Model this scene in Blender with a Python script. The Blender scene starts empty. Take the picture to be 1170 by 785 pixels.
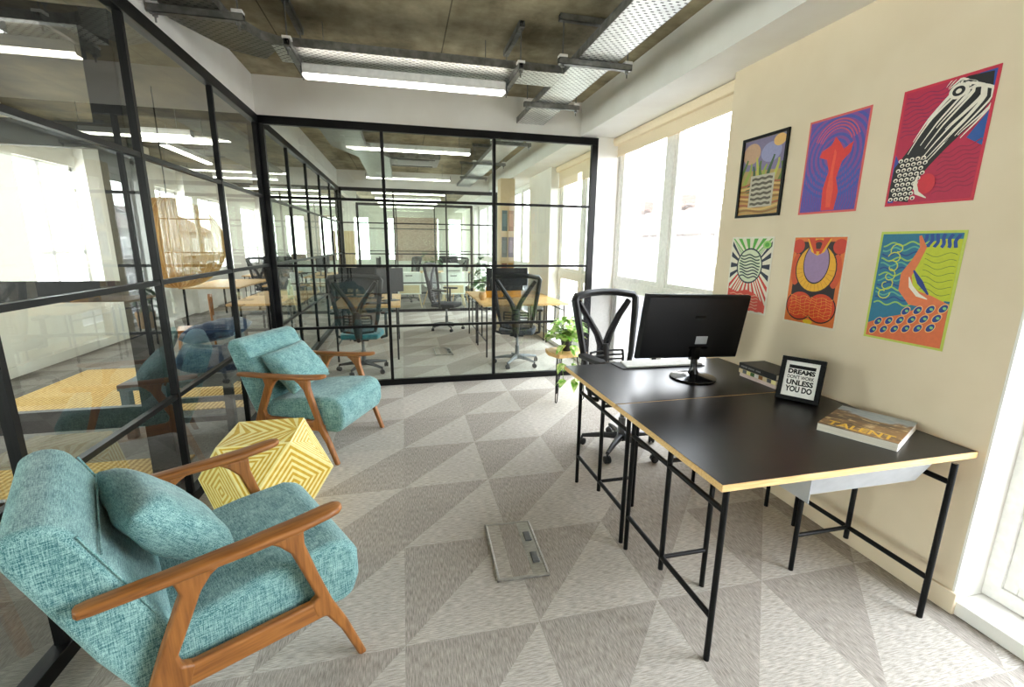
import bpy, bmesh, math, random
from mathutils import Vector, Matrix, Euler
random.seed(7)
S = bpy.context.scene
COL = S.collection
PI = math.pi
R = math.radians

# ------------------------------------------------------------------ materials
def rgb(r, g, b):
    f = lambda c: (c/255/12.92) if c/255 <= .04045 else ((c/255+.055)/1.055)**2.4
    return (f(r), f(g), f(b), 1)

def newmat(name):
    m = bpy.data.materials.new(name); m.use_nodes = True
    nt = m.node_tree; nt.nodes.clear()
    out = nt.nodes.new('ShaderNodeOutputMaterial')
    return m, nt, out

class N:
    def __init__(s, nt): s.nt = nt
    def __call__(s, kind, **kw):
        n = s.nt.nodes.new('ShaderNode'+kind)
        for k, v in kw.items():
            if k in n.inputs: n.inputs[k].default_value = v
            else: setattr(n, k, v)
        return n
    def link(s, a, b): s.nt.links.new(a, b)
    def math(s, op, a, b=None):
        n = s.nt.nodes.new('ShaderNodeMath'); n.operation = op
        for i, x in enumerate((a, b)):
            if x is None: continue
            if isinstance(x, (int, float)): n.inputs[i].default_value = x
            else: s.link(x, n.inputs[i])
        return n.outputs[0]
    def mix(s, fac, a, b):
        n = s.nt.nodes.new('ShaderNodeMix'); n.data_type = 'RGBA'
        for idx, x in ((0, fac), (6, a), (7, b)):
            if isinstance(x, (int, float, tuple)): n.inputs[idx].default_value = x
            else: s.link(x, n.inputs[idx])
        return n.outputs[2]
    def noise(s, scale, stretch=(1, 1, 1), detail=3, coord='Object', rough=.5):
        tc = s('TexCoord'); mp = s('Mapping'); mp.inputs['Scale'].default_value = stretch
        s.link(tc.outputs[coord], mp.inputs['Vector'])
        n = s('TexNoise'); n.inputs['Scale'].default_value = scale; n.inputs['Detail'].default_value = detail
        n.inputs['Roughness'].default_value = rough
        s.link(mp.outputs['Vector'], n.inputs['Vector'])
        return n.outputs['Fac']
    def ramp(s, fac, lo, hi):
        n = s('MapRange'); n.inputs[1].default_value = lo; n.inputs[2].default_value = hi
        s.link(fac, n.inputs[0]); return n.outputs[0]

def pbr(name, c1, c2=None, rough=.5, metal=0, scale=30, stretch=(1, 1, 1), bump=0, spec=.5, lo=.35, hi=.65, alpha=1, sheen=0):
    m, nt, out = newmat(name); n = N(nt)
    b = n('BsdfPrincipled'); b.inputs['Roughness'].default_value = rough; b.inputs['Metallic'].default_value = metal
    b.inputs['Specular IOR Level'].default_value = spec; b.inputs['Alpha'].default_value = alpha
    if sheen: b.inputs['Sheen Weight'].default_value = sheen
    if c2 is None: c2 = tuple(x*.9 for x in c1[:3])+(1,)
    f = n.noise(scale, stretch)
    n.link(n.mix(n.ramp(f, lo, hi), c1, c2), b.inputs['Base Color'])
    if bump:
        bp = n('Bump'); bp.inputs['Strength'].default_value = bump; bp.inputs['Distance'].default_value = .002
        n.link(f, bp.inputs['Height']); n.link(bp.outputs[0], b.inputs['Normal'])
    n.link(b.outputs[0], out.inputs[0])
    return m

def emit(name, col, strength):
    m, nt, out = newmat(name); n = N(nt)
    e = n('Emission'); e.inputs[1].default_value = strength
    f = n.noise(6)
    n.link(n.mix(f, col, tuple(x*.97 for x in col[:3])+(1,)), e.inputs[0])
    n.link(e.outputs[0], out.inputs[0]); return m

def glass_mat(name, tint=(.84, .91, .86, 1), boost=1.6):
    m, nt, out = newmat(name); n = N(nt)
    t = n('BsdfTransparent'); t.inputs[0].default_value = tint
    g = n('BsdfGlossy'); g.inputs['Roughness'].default_value = 0.0; g.inputs[0].default_value = (1, 1, 1, 1)
    fr = n('Fresnel'); ge = n('NewGeometry')
    n.link(n.math('SUBTRACT', 1.52, n.math('MULTIPLY', ge.outputs['Backfacing'], 1.52-1/1.52)), fr.inputs[0])
    fac = n.math('MINIMUM', n.math('MULTIPLY', fr.outputs[0], boost), 1.0)
    mx = n('MixShader'); n.link(fac, mx.inputs[0]); n.link(t.outputs[0], mx.inputs[1]); n.link(g.outputs[0], mx.inputs[2])
    n.link(mx.outputs[0], out.inputs[0]); return m

def fabric(name, dark, light, sc=1.0):
    m, nt, out = newmat(name); n = N(nt)
    b = n('BsdfPrincipled'); b.inputs['Roughness'].default_value = .95; b.inputs['Specular IOR Level'].default_value = .15
    b.inputs['Sheen Weight'].default_value = .25
    a = n.noise(34*sc, (1, 15, 15), 1); c = n.noise(34*sc, (15, 1, 15), 1); d = n.noise(34*sc, (15, 15, 1), 1)
    big = n.noise(14*sc, (1, 1, 1), 3)
    s = n.math('ADD', n.math('MULTIPLY', n.math('ADD', a, n.math('ADD', c, d)), .29), n.math('MULTIPLY', big, .13))
    n.link(n.mix(n.ramp(s, .41, .60), dark, light), b.inputs['Base Color'])
    bp = n('Bump'); bp.inputs['Strength'].default_value = .35; bp.inputs['Distance'].default_value = .002
    n.link(s, bp.inputs['Height']); n.link(bp.outputs[0], b.inputs['Normal'])
    n.link(b.outputs[0], out.inputs[0]); return m

def wood(name, c1, c2, axis=0, rough=.4, sc=9):
    st = [9, 9, 9]; st[axis] = .7
    return pbr(name, c1, c2, rough=rough, scale=sc, stretch=tuple(st), lo=.3, hi=.7, bump=.05)

def carpet_mat(dim=1.0):
    m, nt, out = newmat('carpet_tiles'); n = N(nt)
    b = n('BsdfPrincipled'); b.inputs['Roughness'].default_value = 1; b.inputs['Specular IOR Level'].default_value = .08
    tc = n('TexCoord'); sp = n('SeparateXYZ'); n.link(tc.outputs['Object'], sp.inputs[0])
    u = n.math('DIVIDE', n.math('SUBTRACT', sp.outputs[0], -.05), .55)
    v = n.math('DIVIDE', n.math('SUBTRACT', sp.outputs[1], 1.545), .607)
    fu = n.math('FRACT', u); fv = n.math('FRACT', v)
    iu = n.math('FLOOR', u); iv = n.math('FLOOR', v)
    cb = n('CombineXYZ'); n.link(iu, cb.inputs[0]); n.link(iv, cb.inputs[1])
    wn = n('TexWhiteNoise'); n.link(cb.outputs[0], wn.inputs['Vector'])
    m1 = n.math('GREATER_THAN', fv, fu)                      # upper-left half of the tile
    flip = n.math('GREATER_THAN', wn.outputs['Value'], .82)
    sel = n.math('ABSOLUTE', n.math('SUBTRACT', m1, flip))
    sY = n.noise(1, (230, 26, 1), 2); sX = n.noise(1, (26, 230, 1), 2); fine = n.noise(420, detail=1)
    big = n.noise(2.2)
    sYr = n.math('ADD', n.math('MULTIPLY', sY, .75), n.math('MULTIPLY', fine, .25))
    sXr = n.math('ADD', n.math('MULTIPLY', sX, .75), n.math('MULTIPLY', fine, .25))
    cd = n.mix(n.ramp(sYr, .36, .64), rgb(136, 129, 121), rgb(182, 174, 164))
    cl = n.mix(n.ramp(sXr, .36, .64), rgb(153, 147, 138), rgb(203, 196, 186))
    col = n.mix(sel, cl, cd)
    hs = n('HueSaturation'); n.link(col, hs.inputs['Color'])
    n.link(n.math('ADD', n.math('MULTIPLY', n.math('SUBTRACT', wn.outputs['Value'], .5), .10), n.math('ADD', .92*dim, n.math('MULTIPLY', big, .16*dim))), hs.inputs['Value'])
    n.link(hs.outputs[0], b.inputs['Base Color'])
    bp = n('Bump'); bp.inputs['Strength'].default_value = .3; bp.inputs['Distance'].default_value = .003
    n.link(n.mix(sel, sXr, sYr), bp.inputs['Height']); n.link(bp.outputs[0], b.inputs['Normal'])
    n.link(b.outputs[0], out.inputs[0]); return m

def concrete_mat(c1=rgb(108, 98, 76), c2=rgb(200, 188, 158)):
    m, nt, out = newmat('raw_concrete'); n = N(nt)
    b = n('BsdfPrincipled'); b.inputs['Roughness'].default_value = .8; b.inputs['Specular IOR Level'].default_value = .2
    a = n.noise(1.3, (1, 1, 1), 6, rough=.65); c = n.noise(9, detail=6); st = n.noise(1, (4.5, .6, 1), 4)
    s = n.math('ADD', n.math('MULTIPLY', a, .55), n.math('ADD', n.math('MULTIPLY', c, .2), n.math('MULTIPLY', st, .25)))
    col = n.mix(n.ramp(s, .38, .64), c1, c2)
    tc = n('TexCoord'); sp = n('SeparateXYZ'); n.link(tc.outputs['Object'], sp.inputs[0])
    fx = n.math('FRACT', n.math('DIVIDE', n.math('ADD', sp.outputs[0], .86), 1.22))   # formwork joints
    j = n.math('LESS_THAN', fx, .008)
    n.link(n.mix(n.math('MULTIPLY', j, .7), col, rgb(50, 44, 34)), b.inputs['Base Color'])
    bp = n('Bump'); bp.inputs['Strength'].default_value = .4; bp.inputs['Distance'].default_value = .01
    n.link(s, bp.inputs['Height']); n.link(bp.outputs[0], b.inputs['Normal'])
    n.link(b.outputs[0], out.inputs[0]); return m

def perforated_mat(name, base, px=.05, py=.025):
    m, nt, out = newmat(name); n = N(nt)
    b = n('BsdfPrincipled'); b.inputs['Roughness'].default_value = .38; b.inputs['Metallic'].default_value = .75
    tc = n('TexCoord'); sp = n('SeparateXYZ'); n.link(tc.outputs['Object'], sp.inputs[0])
    row = n.math('FLOOR', n.math('DIVIDE', sp.outputs[1], py))
    off = n.math('MULTIPLY', n.math('MODULO', row, 2), .5)
    fx = n.math('FRACT', n.math('ADD', n.math('DIVIDE', sp.outputs[0], px), off)); fy = n.math('FRACT', n.math('DIVIDE', sp.outputs[1], py))
    ax = n.math('LESS_THAN', n.math('ABSOLUTE', n.math('SUBTRACT', fx, .5)), .2)
    ay = n.math('LESS_THAN', n.math('ABSOLUTE', n.math('SUBTRACT', fy, .5)), .2)
    f = n.noise(12)
    c = n.mix(n.ramp(f, .3, .7), base, tuple(x*.8 for x in base[:3])+(1,))
    n.link(n.mix(n.math('MULTIPLY', ax, ay), c, rgb(60, 58, 54)), b.inputs['Base Color'])
    n.link(b.outputs[0], out.inputs[0]); return m

def mesh_fabric_mat():
    m, nt, out = newmat('mesh_weave'); n = N(nt)
    t = n('BsdfTransparent'); d = n('BsdfDiffuse'); d.inputs[0].default_value = rgb(70, 70, 76)
    f = n.noise(900, detail=0)
    mx = n('MixShader'); n.link(n.ramp(f, -.25, .9), mx.inputs[0]); n.link(t.outputs[0], mx.inputs[1]); n.link(d.outputs[0], mx.inputs[2])
    n.link(mx.outputs[0], out.inputs[0]); return m

def rug_mat():
    m, nt, out = newmat('jute_weave'); n = N(nt)
    b = n('BsdfPrincipled'); b.inputs['Roughness'].default_value = 1; b.inputs['Specular IOR Level'].default_value = .05
    tc = n('TexCoord'); sp = n('SeparateXYZ'); n.link(tc.outputs['Object'], sp.inputs[0])
    r = n.math('SINE', n.math('MULTIPLY', sp.outputs[0], 160)); q = n.noise(1, (30, 90, 1), 3)
    s = n.math('ADD', n.math('MULTIPLY', r, .18), q)
    n.link(n.mix(n.ramp(s, .25, .8), rgb(158, 118, 62), rgb(240, 206, 140)), b.inputs['Base Color'])
    bp = n('Bump'); bp.inputs['Strength'].default_value = .6; bp.inputs['Distance'].default_value = .006
    n.link(s, bp.inputs['Height']); n.link(bp.outputs[0], b.inputs['Normal'])
    n.link(b.outputs[0], out.inputs[0]); return m

M = dict(
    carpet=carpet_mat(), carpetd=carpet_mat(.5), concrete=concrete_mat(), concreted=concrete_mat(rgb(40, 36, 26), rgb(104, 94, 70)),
    wall=pbr('warm_white_paint', rgb(231, 215, 189), rgb(226, 209, 182), rough=.85, scale=3, spec=.2),
    white=pbr('white_paint', rgb(242, 240, 235), rgb(236, 233, 227), rough=.8, scale=3, spec=.2),
    frost=pbr('frosted_white', rgb(240, 240, 238), rough=.5),
    upvc=pbr('white_window_frame', rgb(246, 244, 240), rough=.35),
    black=pbr('black_steel', rgb(6, 6, 7), rgb(9, 9, 10), rough=.42, scale=60, spec=.22),
    blackp=pbr('black_plastic', rgb(13, 13, 15), rgb(19, 19, 21), rough=.45, scale=80),
    gloss=pbr('gloss_black_plastic', rgb(14, 14, 15), rough=.12),
    shell=pbr('monitor_back_shell', rgb(8, 8, 10), rgb(12, 12, 14), rough=.55, scale=200, spec=.3),
    screen=pbr('dark_screen', rgb(10, 11, 13), rough=.15),
    greym=pbr('grey_metal', rgb(120, 122, 125), rough=.35, metal=.8, scale=40),
    galv=pbr('galvanised_steel', rgb(150, 150, 146), rgb(115, 115, 112), rough=.42, metal=.7, scale=18),
    tray=perforated_mat('perforated_tray_bright', rgb(225, 226, 222)),
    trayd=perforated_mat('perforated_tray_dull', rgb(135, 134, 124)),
    steel=pbr('brushed_steel', rgb(186, 184, 178), rgb(150, 148, 142), rough=.35, metal=.75, scale=40, stretch=(1, 12, 1)),
    glass=glass_mat('partition_glass'), wglass=glass_mat('window_glass', (.98, .99, 1, 1), 1.0),
    teal=fabric('teal_woven_fabric', rgb(38, 98, 104), rgb(160, 202, 198)),
    teald=fabric('deep_teal_fabric', rgb(20, 80, 92), rgb(70, 140, 148)),
    navy=fabric('navy_fabric', rgb(22, 38, 66), rgb(58, 80, 112)),
    woodx=wood('walnut_wood', rgb(166, 108, 52), rgb(122, 74, 32), 0),
    woodz=wood('walnut_wood_upright', rgb(166, 108, 52), rgb(124, 76, 34), 2),
    ply=wood('plywood_edge', rgb(232, 196, 138), rgb(208, 166, 104), 0, .5, 14),
    oak=wood('pale_oak', rgb(222, 182, 122), rgb(200, 156, 96), 1, .45, 6),
    lino=pbr('black_linoleum', rgb(19, 17, 16), rgb(25, 22, 21), rough=.33, scale=8, spec=.4),
    tin=pbr('pale_grey_sheet_metal', rgb(172, 175, 178), rgb(164, 167, 170), rough=.4, scale=20),
    yel=pbr('yellow_inlay', rgb(222, 186, 62), rgb(204, 164, 40), rough=.4, scale=30),
    cream=pbr('cream_bone_inlay', rgb(248, 238, 176), rgb(242, 228, 150), rough=.35, scale=30),
    paper=pbr('white_paper', rgb(240, 238, 232), rough=.7),
    pages=pbr('book_pages', rgb(232, 226, 214), rgb(214, 206, 192), rough=.8, scale=4, stretch=(1, 1, 300)),
    ink=pbr('black_ink', rgb(14, 13, 13), rough=.7, spec=.2),
    matt=pbr('matt_black_frame', rgb(9, 9, 10), rough=.6, spec=.15),
    bookk=pbr('black_book_cloth', rgb(38, 36, 36), rgb(46, 44, 44), rough=.5, scale=60),
    letter=pbr('grey_lettering', rgb(150, 150, 150), rough=.6),
    pink=pbr('pale_pink_cover', rgb(226, 204, 196), rough=.6),
    gold=pbr('yellow_lettering', rgb(222, 176, 62), rough=.5),
    led=emit('led_diffuser', (1.0, .93, .82, 1), 14),
    leddim=emit('led_side_glow', (1.0, .80, .52, 1), 3.2),
    blind=pbr('cream_roller_blind', rgb(238, 222, 194), rgb(232, 214, 184), rough=.85, scale=200),
    mesh=mesh_fabric_mat(), rug=rug_mat(),
    leaf=pbr('green_leaf', rgb(122, 190, 52), rgb(236, 246, 170), rough=.4, scale=28, lo=.4, hi=.62),  # variegated; tones raised to stand in for light shining through the leaves
    leafd=pbr('dark_leaf', rgb(38, 70, 34), rgb(66, 108, 54), rough=.45, scale=18),
    stem=pbr('plant_stem', rgb(120, 150, 60), rough=.6),
    soil=pbr('dark_pot', rgb(34, 32, 30), rough=.6),
    terracotta=pbr('tan_pot', rgb(196, 160, 112), rgb(180, 140, 92), rough=.7),
    bench=pbr('dark_grey_wood', rgb(66, 66, 66), rgb(52, 52, 53), rough=.5, scale=10, stretch=(1, 8, 8)),
    pouf=pbr('charcoal_cloth', rgb(42, 44, 50), rgb(54, 56, 62), rough=.95, scale=60),
    amber=pbr('amber_rattan', rgb(244, 206, 138), rgb(222, 172, 98), rough=.7, scale=60, stretch=(1, 1, 6)),
    amberv=pbr('amber_rattan_weave', rgb(236, 186, 108), rgb(214, 156, 74), rough=.7, scale=60, alpha=.8),
    orange=pbr('orange_board', rgb(236, 170, 48), rough=.6),
    brick=pbr('pale_brick_wall', rgb(214, 190, 176), rgb(178, 146, 132), rough=.9, scale=14, stretch=(1, 1, 3)),
    render=pbr('pale_house_wall', (.21, .20, .19, 1), (.18, .17, .16, 1), rough=.9, scale=1),
    tile=pbr('orange_roof_tile', (.135, .100, .085, 1), (.115, .082, .068, 1), rough=.9, scale=2, stretch=(1, 1, 6)),
    pane=pbr('dark_house_pane', (.12, .125, .135, 1), rough=.2),
    road=pbr('pale_asphalt', (.10, .10, .105, 1), (.085, .085, .09, 1), rough=.9, scale=4),
    yline=pbr('yellow_road_paint', (.16, .12, .02, 1), rough=.7),
    bottle=pbr('pale_green_bottle', rgb(190, 205, 170), rough=.15, spec=.7),
    greych=pbr('grey_chair_plastic', rgb(110, 114, 118), rough=.4),
    beige=pbr('beige_cupboard', rgb(222, 200, 160), rgb(212, 188, 146), rough=.6, scale=5),
    bluep=pbr('blue_plastic', rgb(120, 160, 190), rough=.4),
)

# ------------------------------------------------------------------ mesh builder
class MB:
    def __init__(s): s.v = []; s.f = []; s.m = []
    def add(s, vs, fs, mi=0, X=None):
        b = len(s.v)
        s.v += [tuple(X @ Vector(p)) if X is not None else tuple(p) for p in vs]
        for f in fs: s.f.append([i+b for i in f]); s.m.append(mi)
        return s
    def box(s, x0, x1, y0, y1, z0, z1, mi=0, X=None):
        v = [(x, y, z) for z in (z0, z1) for y in (y0, y1) for x in (x0, x1)]
        return s.add(v, [(0, 2, 3, 1), (4, 5, 7, 6), (0, 1, 5, 4), (2, 6, 7, 3), (0, 4, 6, 2), (1, 3, 7, 5)], mi, X)
    def prism(s, pts, a, b, axis='z', mi=0, X=None):
        # pts 2D polygon; axis z: (x,y) extruded z ; axis y: (x,z) extruded y ; axis x: (y,z) extruded x
        def P(p, t): return {'z': (p[0], p[1], t), 'y': (p[0], t, p[1]), 'x': (t, p[0], p[1])}[axis]
        n = len(pts)
        v = [P(p, a) for p in pts]+[P(p, b) for p in pts]
        f = [tuple(range(n))[::-1], tuple(range(n, 2*n))]+[(i, (i+1) % n, n+(i+1) % n, n+i) for i in range(n)]
        return s.add(v, f, mi, X)
    def rings(s, rs, cap=True, mi=0, closed=True, X=None):
        n = len(rs[0]); v = [p for r in rs for p in r]; f = []
        for k in range(len(rs)-1):
            for i in range(n if closed else n-1):
                j = (i+1) % n
                f.append((k*n+i, k*n+j, (k+1)*n+j, (k+1)*n+i))
        if cap: f += [tuple(range(n))[::-1], tuple(range((len(rs)-1)*n, len(rs)*n))]
        return s.add(v, f, mi, X)
    def tube(s, pts, r, n=10, mi=0, X=None):
        pts = [Vector(p) for p in pts]; rs = []
        rr = r if isinstance(r, (list, tuple)) else [r]*len(pts)
        up = None
        for i, p in enumerate(pts):
            t = (pts[min(i+1, len(pts)-1)]-pts[max(i-1, 0)]).normalized()
            if up is None:
                up = Vector((0, 0, 1)) if abs(t.z) < .9 else Vector((1, 0, 0))
            a = t.cross(up).normalized(); up = a.cross(t).normalized()
            rs.append([tuple(p+(a*math.cos(2*PI*k/n)+up*math.sin(2*PI*k/n))*rr[i]) for k in range(n)])
        return s.rings(rs, True, mi, True, X)
    def lathe(s, prof, n=24, mi=0, X=None, c=(0, 0)):
        rs = [[(c[0]+r*math.cos(2*PI*k/n), c[1]+r*math.sin(2*PI*k/n), z) for k in range(n)] for r, z in prof]
        return s.rings(rs, True, mi, True, X)
    def bar(s, p0, p1, w, h, mi=0, X=None):
        p0, p1 = Vector(p0), Vector(p1); t = (p1-p0).normalized()
        up = Vector((0, 0, 1)) if abs(t.z) < .95 else Vector((1, 0, 0))
        a = t.cross(up).normalized(); u = a.cross(t)
        rs = [[tuple(p+a*x*w/2+u*y*h/2) for x, y in ((-1, -1), (1, -1), (1, 1), (-1, 1))] for p in (p0, p1)]
        return s.rings(rs, True, mi, True, X)
    def build(s, name, mats, parent=None, bevel=0, seg=2, smooth=False, sub=0, angle=40):
        me = bpy.data.meshes.new(name)
        me.from_pydata(s.v, [], s.f)
        if not isinstance(mats, (list, tuple)): mats = [mats]
        for m in mats: me.materials.append(m)
        me.polygons.foreach_set('material_index', s.m)
        bm = bmesh.new(); bm.from_mesh(me); bmesh.ops.recalc_face_normals(bm, faces=bm.faces); bm.to_mesh(me); bm.free()
        if smooth or bevel or sub:
            me.polygons.foreach_set('use_smooth', [True]*len(me.polygons))
            if not sub: me.set_sharp_from_angle(angle=R(angle)) if not bevel else None
        o = bpy.data.objects.new(name, me); COL.objects.link(o)
        if bevel:
            b = o.modifiers.new('bevel', 'BEVEL'); b.width = bevel; b.segments = seg; b.limit_method = 'ANGLE'; b.angle_limit = R(30)
            if sub == 0: o.modifiers.new('wn', 'WEIGHTED_NORMAL')
        if sub:
            d = o.modifiers.new('sub', 'SUBSURF'); d.levels = sub; d.render_levels = sub
        if parent: o.parent = parent
        return o

def tag(o, label, cat, group=None):
    o['label'] = label; o['category'] = cat
    if group: o['group'] = group
    return o
def thing(name, label, cat, loc=(0, 0, 0), rz=0, group=None, rot=None):
    o = bpy.data.objects.new(name, None); COL.objects.link(o)
    o.location = loc; o.rotation_euler = rot if rot else (0, 0, rz); o.empty_display_size = .1
    return tag(o, label, cat, group)
def struct(o): o['kind'] = 'structure'; return o
def dup(o, loc, rz, label, group=None):
    r = o.copy(); COL.objects.link(r); r.location = loc; r.rotation_euler = (0, 0, rz); r['label'] = label
    if group: r['group'] = group
    for ch in list(o.children):
        c = ch.copy(); COL.objects.link(c); c.parent = r
        for g in list(ch.children):
            d = g.copy(); COL.objects.link(d); d.parent = c
    return r
def sempty(name, loc=(0, 0, 0)):
    o = bpy.data.objects.new(name, None); COL.objects.link(o); o.location = loc
    return struct(o)

def text_mesh(txt, name, mat, parent, width, height, X, bold=0.0, depth=.0004):
    cu = bpy.data.curves.new('t', 'FONT'); cu.body = txt; cu.offset = bold; cu.extrude = .001; cu.resolution_u = 3
    to = bpy.data.objects.new('t', cu); COL.objects.link(to)
    bpy.context.view_layer.update()
    dg = bpy.context.evaluated_depsgraph_get()
    me = bpy.data.meshes.new_from_object(to.evaluated_get(dg))
    bpy.data.objects.remove(to)
    xs = [v.co.x for v in me.vertices]; ys = [v.co.y for v in me.vertices]
    x0, x1, y0, y1 = min(xs), max(xs), min(ys), max(ys)
    for v in me.vertices:
        p = Vector(((v.co.x-x0)/(x1-x0)*width, (v.co.y-y0)/(y1-y0)*height, (v.co.z+.001)/.002*depth))
        v.co = X @ p
    me.materials.clear(); me.materials.append(mat); me.name = name
    o = bpy.data.objects.new(name, me); COL.objects.link(o); o.parent = parent
    return o

# ------------------------------------------------------------------ room constants
XL, YB, XW, ZC = -1.305, 5.05, 2.27, 3.06
XG = 2.45                                  # plane of the windows
YP2 = 10.70                                # second glazed partition
YE = 18.0                                  # far end wall
XFL = -4.5                                 # far left wall of the open office
YN = -2.2                                  # wall behind the camera

struct(MB().box(XL, 2.75, YN-.1, YP2, -.12, 0).build('floor', M['carpet']))
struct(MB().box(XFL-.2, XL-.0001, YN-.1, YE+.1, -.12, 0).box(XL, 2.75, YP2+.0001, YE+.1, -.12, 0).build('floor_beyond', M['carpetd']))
struct(MB().box(XL-.06, 2.75, YN-.1, YE+.1, ZC, ZC+.2).build('ceiling', M['concrete']))
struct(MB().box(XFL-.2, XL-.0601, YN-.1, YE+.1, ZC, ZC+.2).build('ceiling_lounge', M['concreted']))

# right wall: piers between full-height window bays
PIERS = [(-3.0, -.75), (1.205, 3.0), (7.05, 8.3), (11.2, 12.0), (15, 18.1)]
BAYS = [(-.75, 1.205), (3.0, 7.05), (8.3, 11.2), (12.0, 15.0)]
w = MB()
w.box(XW, 2.72, 1.215, 3.0, 0, 2.72)
w2 = MB()
w2.box(XW, 2.72, 1.205, 1.2145, 0, 2.72)  # thin white facing on the beige pier's end: window overexposure put into its colour
for a, b in PIERS:
    if a != 1.205: w2.box(XW, 2.72, a, b, 0, 2.72)
# wall stub beside the end of the glazed partition
w2.box(2.135, 2.40, YB-.02, YB+.1, 0, 2.72)
w2.box(2.40, 2.72, YB-.0, YB+.1, 0, 2.72)
struct(w2.build('trim_8', M['white']))
struct(w.build('wall_right', M['wall']))
b = MB()
for a, q in PIERS: b.box(XW-.014, XW+.05, a-.014 if a > 0 else a, q+.014, 0, .10)
struct(b.build('baseboard_right', M['wall'], bevel=.004))
# downstand beam above the windows
struct(MB().box(1.95, 2.75, YN, YE, 2.72, ZC).build('trim_1', M['white']))
# bulkheads above the glazed partitions
struct(MB().box(XL-.12, XL+.005, YN, YE-3, 2.71, ZC).build('trim_2', M['white']))
struct(MB().box(XL+.006, 1.949, YB-.005, YB+.12, 2.71, ZC).build('trim_3', M['white']))
struct(MB().box(XL+.006, 1.949, YP2-.005, YP2+.12, 2.71, ZC).build('trim_4', M['white']))

struct(MB().box(XFL, 2.72, YN-.1, YN, 0, ZC).build('wall_rear', M['white']))
# far end wall with a brick-patterned panel and bright windows
w = MB(); w.box(XFL, 2.72, YE, YE+.12, 0, .95); w.box(XFL, 2.72, YE, YE+.12, 2.45, ZC)
xs_ = [XFL, -4.0, -3.4, -2.9, -2.3, -1.7, -1.2, -.5, 1.35, 1.75, 2.2, 2.72]
for k in range(0, len(xs_), 2): w.box(xs_[k], xs_[k+1], YE, YE+.12, .95, 2.45)
struct(w.build('wall_far', M['white']))
struct(MB().box(-.25, 1.3, YE-.06, YE-.005, .9, 2.5).build('trim_5', M['brick']))

# far-left wall of the open office, window strips between cream piers
w = MB(); LB = [(YN, .6), (4.3, 5.9), (6.8, 8.1), (9.9, 11.2), (12.2, 13.6), (14.6, 16.4)]
prev = None
for i, (a, q) in enumerate(LB):
    w.box(XFL-.15, XFL, a, q, 0, .85 if i % 1 == 0 else 0); w.box(XFL-.15, XFL, a, q, 2.55, ZC)
    if prev is not None: w.box(XFL-.2, XFL+.12, prev, a, 0, ZC)
    prev = q
w.box(XFL-.2, XFL+.12, 16.4, YE, 0, ZC)
w.box(XFL, XFL+.42, 8.75, 9.3, 0, ZC)
struct(w.build('wall_left', M['white']))
struct(MB().box(XFL+.001, XFL+.135, .6, 9.6, 0, .12).box(XFL+.001, XFL+.02, 9.6, 16.4, 0, .12).build('baseboard_left', M['white']))
for i, (a, q) in enumerate(LB[1:]):
    e = sempty('window_%d' % (10+i))
    m = MB(); fr = .05
    m.box(XFL-.12, XFL-.05, a, a+fr, .85, 2.55); m.box(XFL-.12, XFL-.05, q-fr, q, .85, 2.55)
    m.box(XFL-.12, XFL-.05, (a+q)/2-.03, (a+q)/2+.03, .85, 2.55)
    m.box(XFL-.12, XFL-.05, a, q, .85, .91); m.box(XFL-.12, XFL-.05, a, q, 2.49, 2.55); m.box(XFL-.12, XFL-.05, a, q, 1.35, 1.40)
    m.build('window_frame', M['upvc'], e)
    MB().add([(XFL-.09, a, .85), (XFL-.09, q, .85), (XFL-.09, q, 2.55), (XFL-.09, a, 2.55)], [(0, 1, 2, 3)]).build('pane', M['wglass'], e)

# right-hand windows
def big_window(idx, a, q, lower_clear=False, mull=None, ztr=1.13, blind=True, zb=0):
    e = sempty('window_%d' % idx)
    m = MB(); x0, x1 = XG-.02, XG+.05; fr = .06
    zs = .07
    m.box(x0, x1, a, a+fr, zs, 2.72); m.box(x0, x1, q-fr, q, zs, 2.72)
    m.box(x0+.001, x1-.001, a+.001, q-.001, zs+.001, zs+.07); m.box(x0+.001, x1-.001, a+.001, q-.001, 2.65, 2.719)
    if not lower_clear: m.box(x0+.001, x1-.001, a+.001, q-.001, ztr-.05, ztr+.03)
    mull = mull if mull else [(a+q)/2]
    for y in mull:
        m.box(x0-.001, x1+.001, y-.06, y+.06, zs+.002, 2.718)
    edges = [a+fr]+sum([[y-.06, y+.06] for y in mull], [])+[q-fr]
    m.build('window_frame', M['upvc'], e, bevel=.004)
    s = MB()
    for k in range(0, len(edges), 2):          # inner sashes
        for lo, hi in ([(zs+.07, ztr-.05), (ztr+.03, 2.65)] if not lower_clear else [(zs+.07, 2.65)]):
            y0, y1 = edges[k], edges[k+1]; t = .045
            s.box(x0+.012, x1-.01, y0, y0+t, lo, hi); s.box(x0+.012, x1-.01, y1-t, y1, lo, hi)
            s.box(x0+.013, x1-.011, y0+t, y1-t, lo, lo+t); s.box(x0+.013, x1-.011, y0+t, y1-t, hi-t, hi)
    s.build('sash', M['upvc'], e, bevel=.003)
    xx = XG+.015
    MB().add([(xx, a, ztr), (xx, q, ztr), (xx, q, 2.7), (xx, a, 2.7)], [(0, 1, 2, 3)]).build('pane', M['wglass'], e)
    MB().add([(xx, a, zs), (xx, q, zs), (xx, q, ztr), (xx, a, ztr)], [(0, 1, 2, 3)]).build('pane', M['wglass'], e)
    MB().box(XW+.0, XG+.05, a, q, 0, .065).build('window_sill', M['white'], e, bevel=.006)
    return e
big_window(1, 3.0, 5.05, mull=[4.0])
big_window(2, -.75, 1.205, lower_clear=True, mull=[.25])
big_window(3, 5.15, 7.05, mull=[6.1])
big_window(4, 8.3, 10.7, mull=[9.5])
big_window(5, 12.0, 15.0, mull=[13.5])

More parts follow.
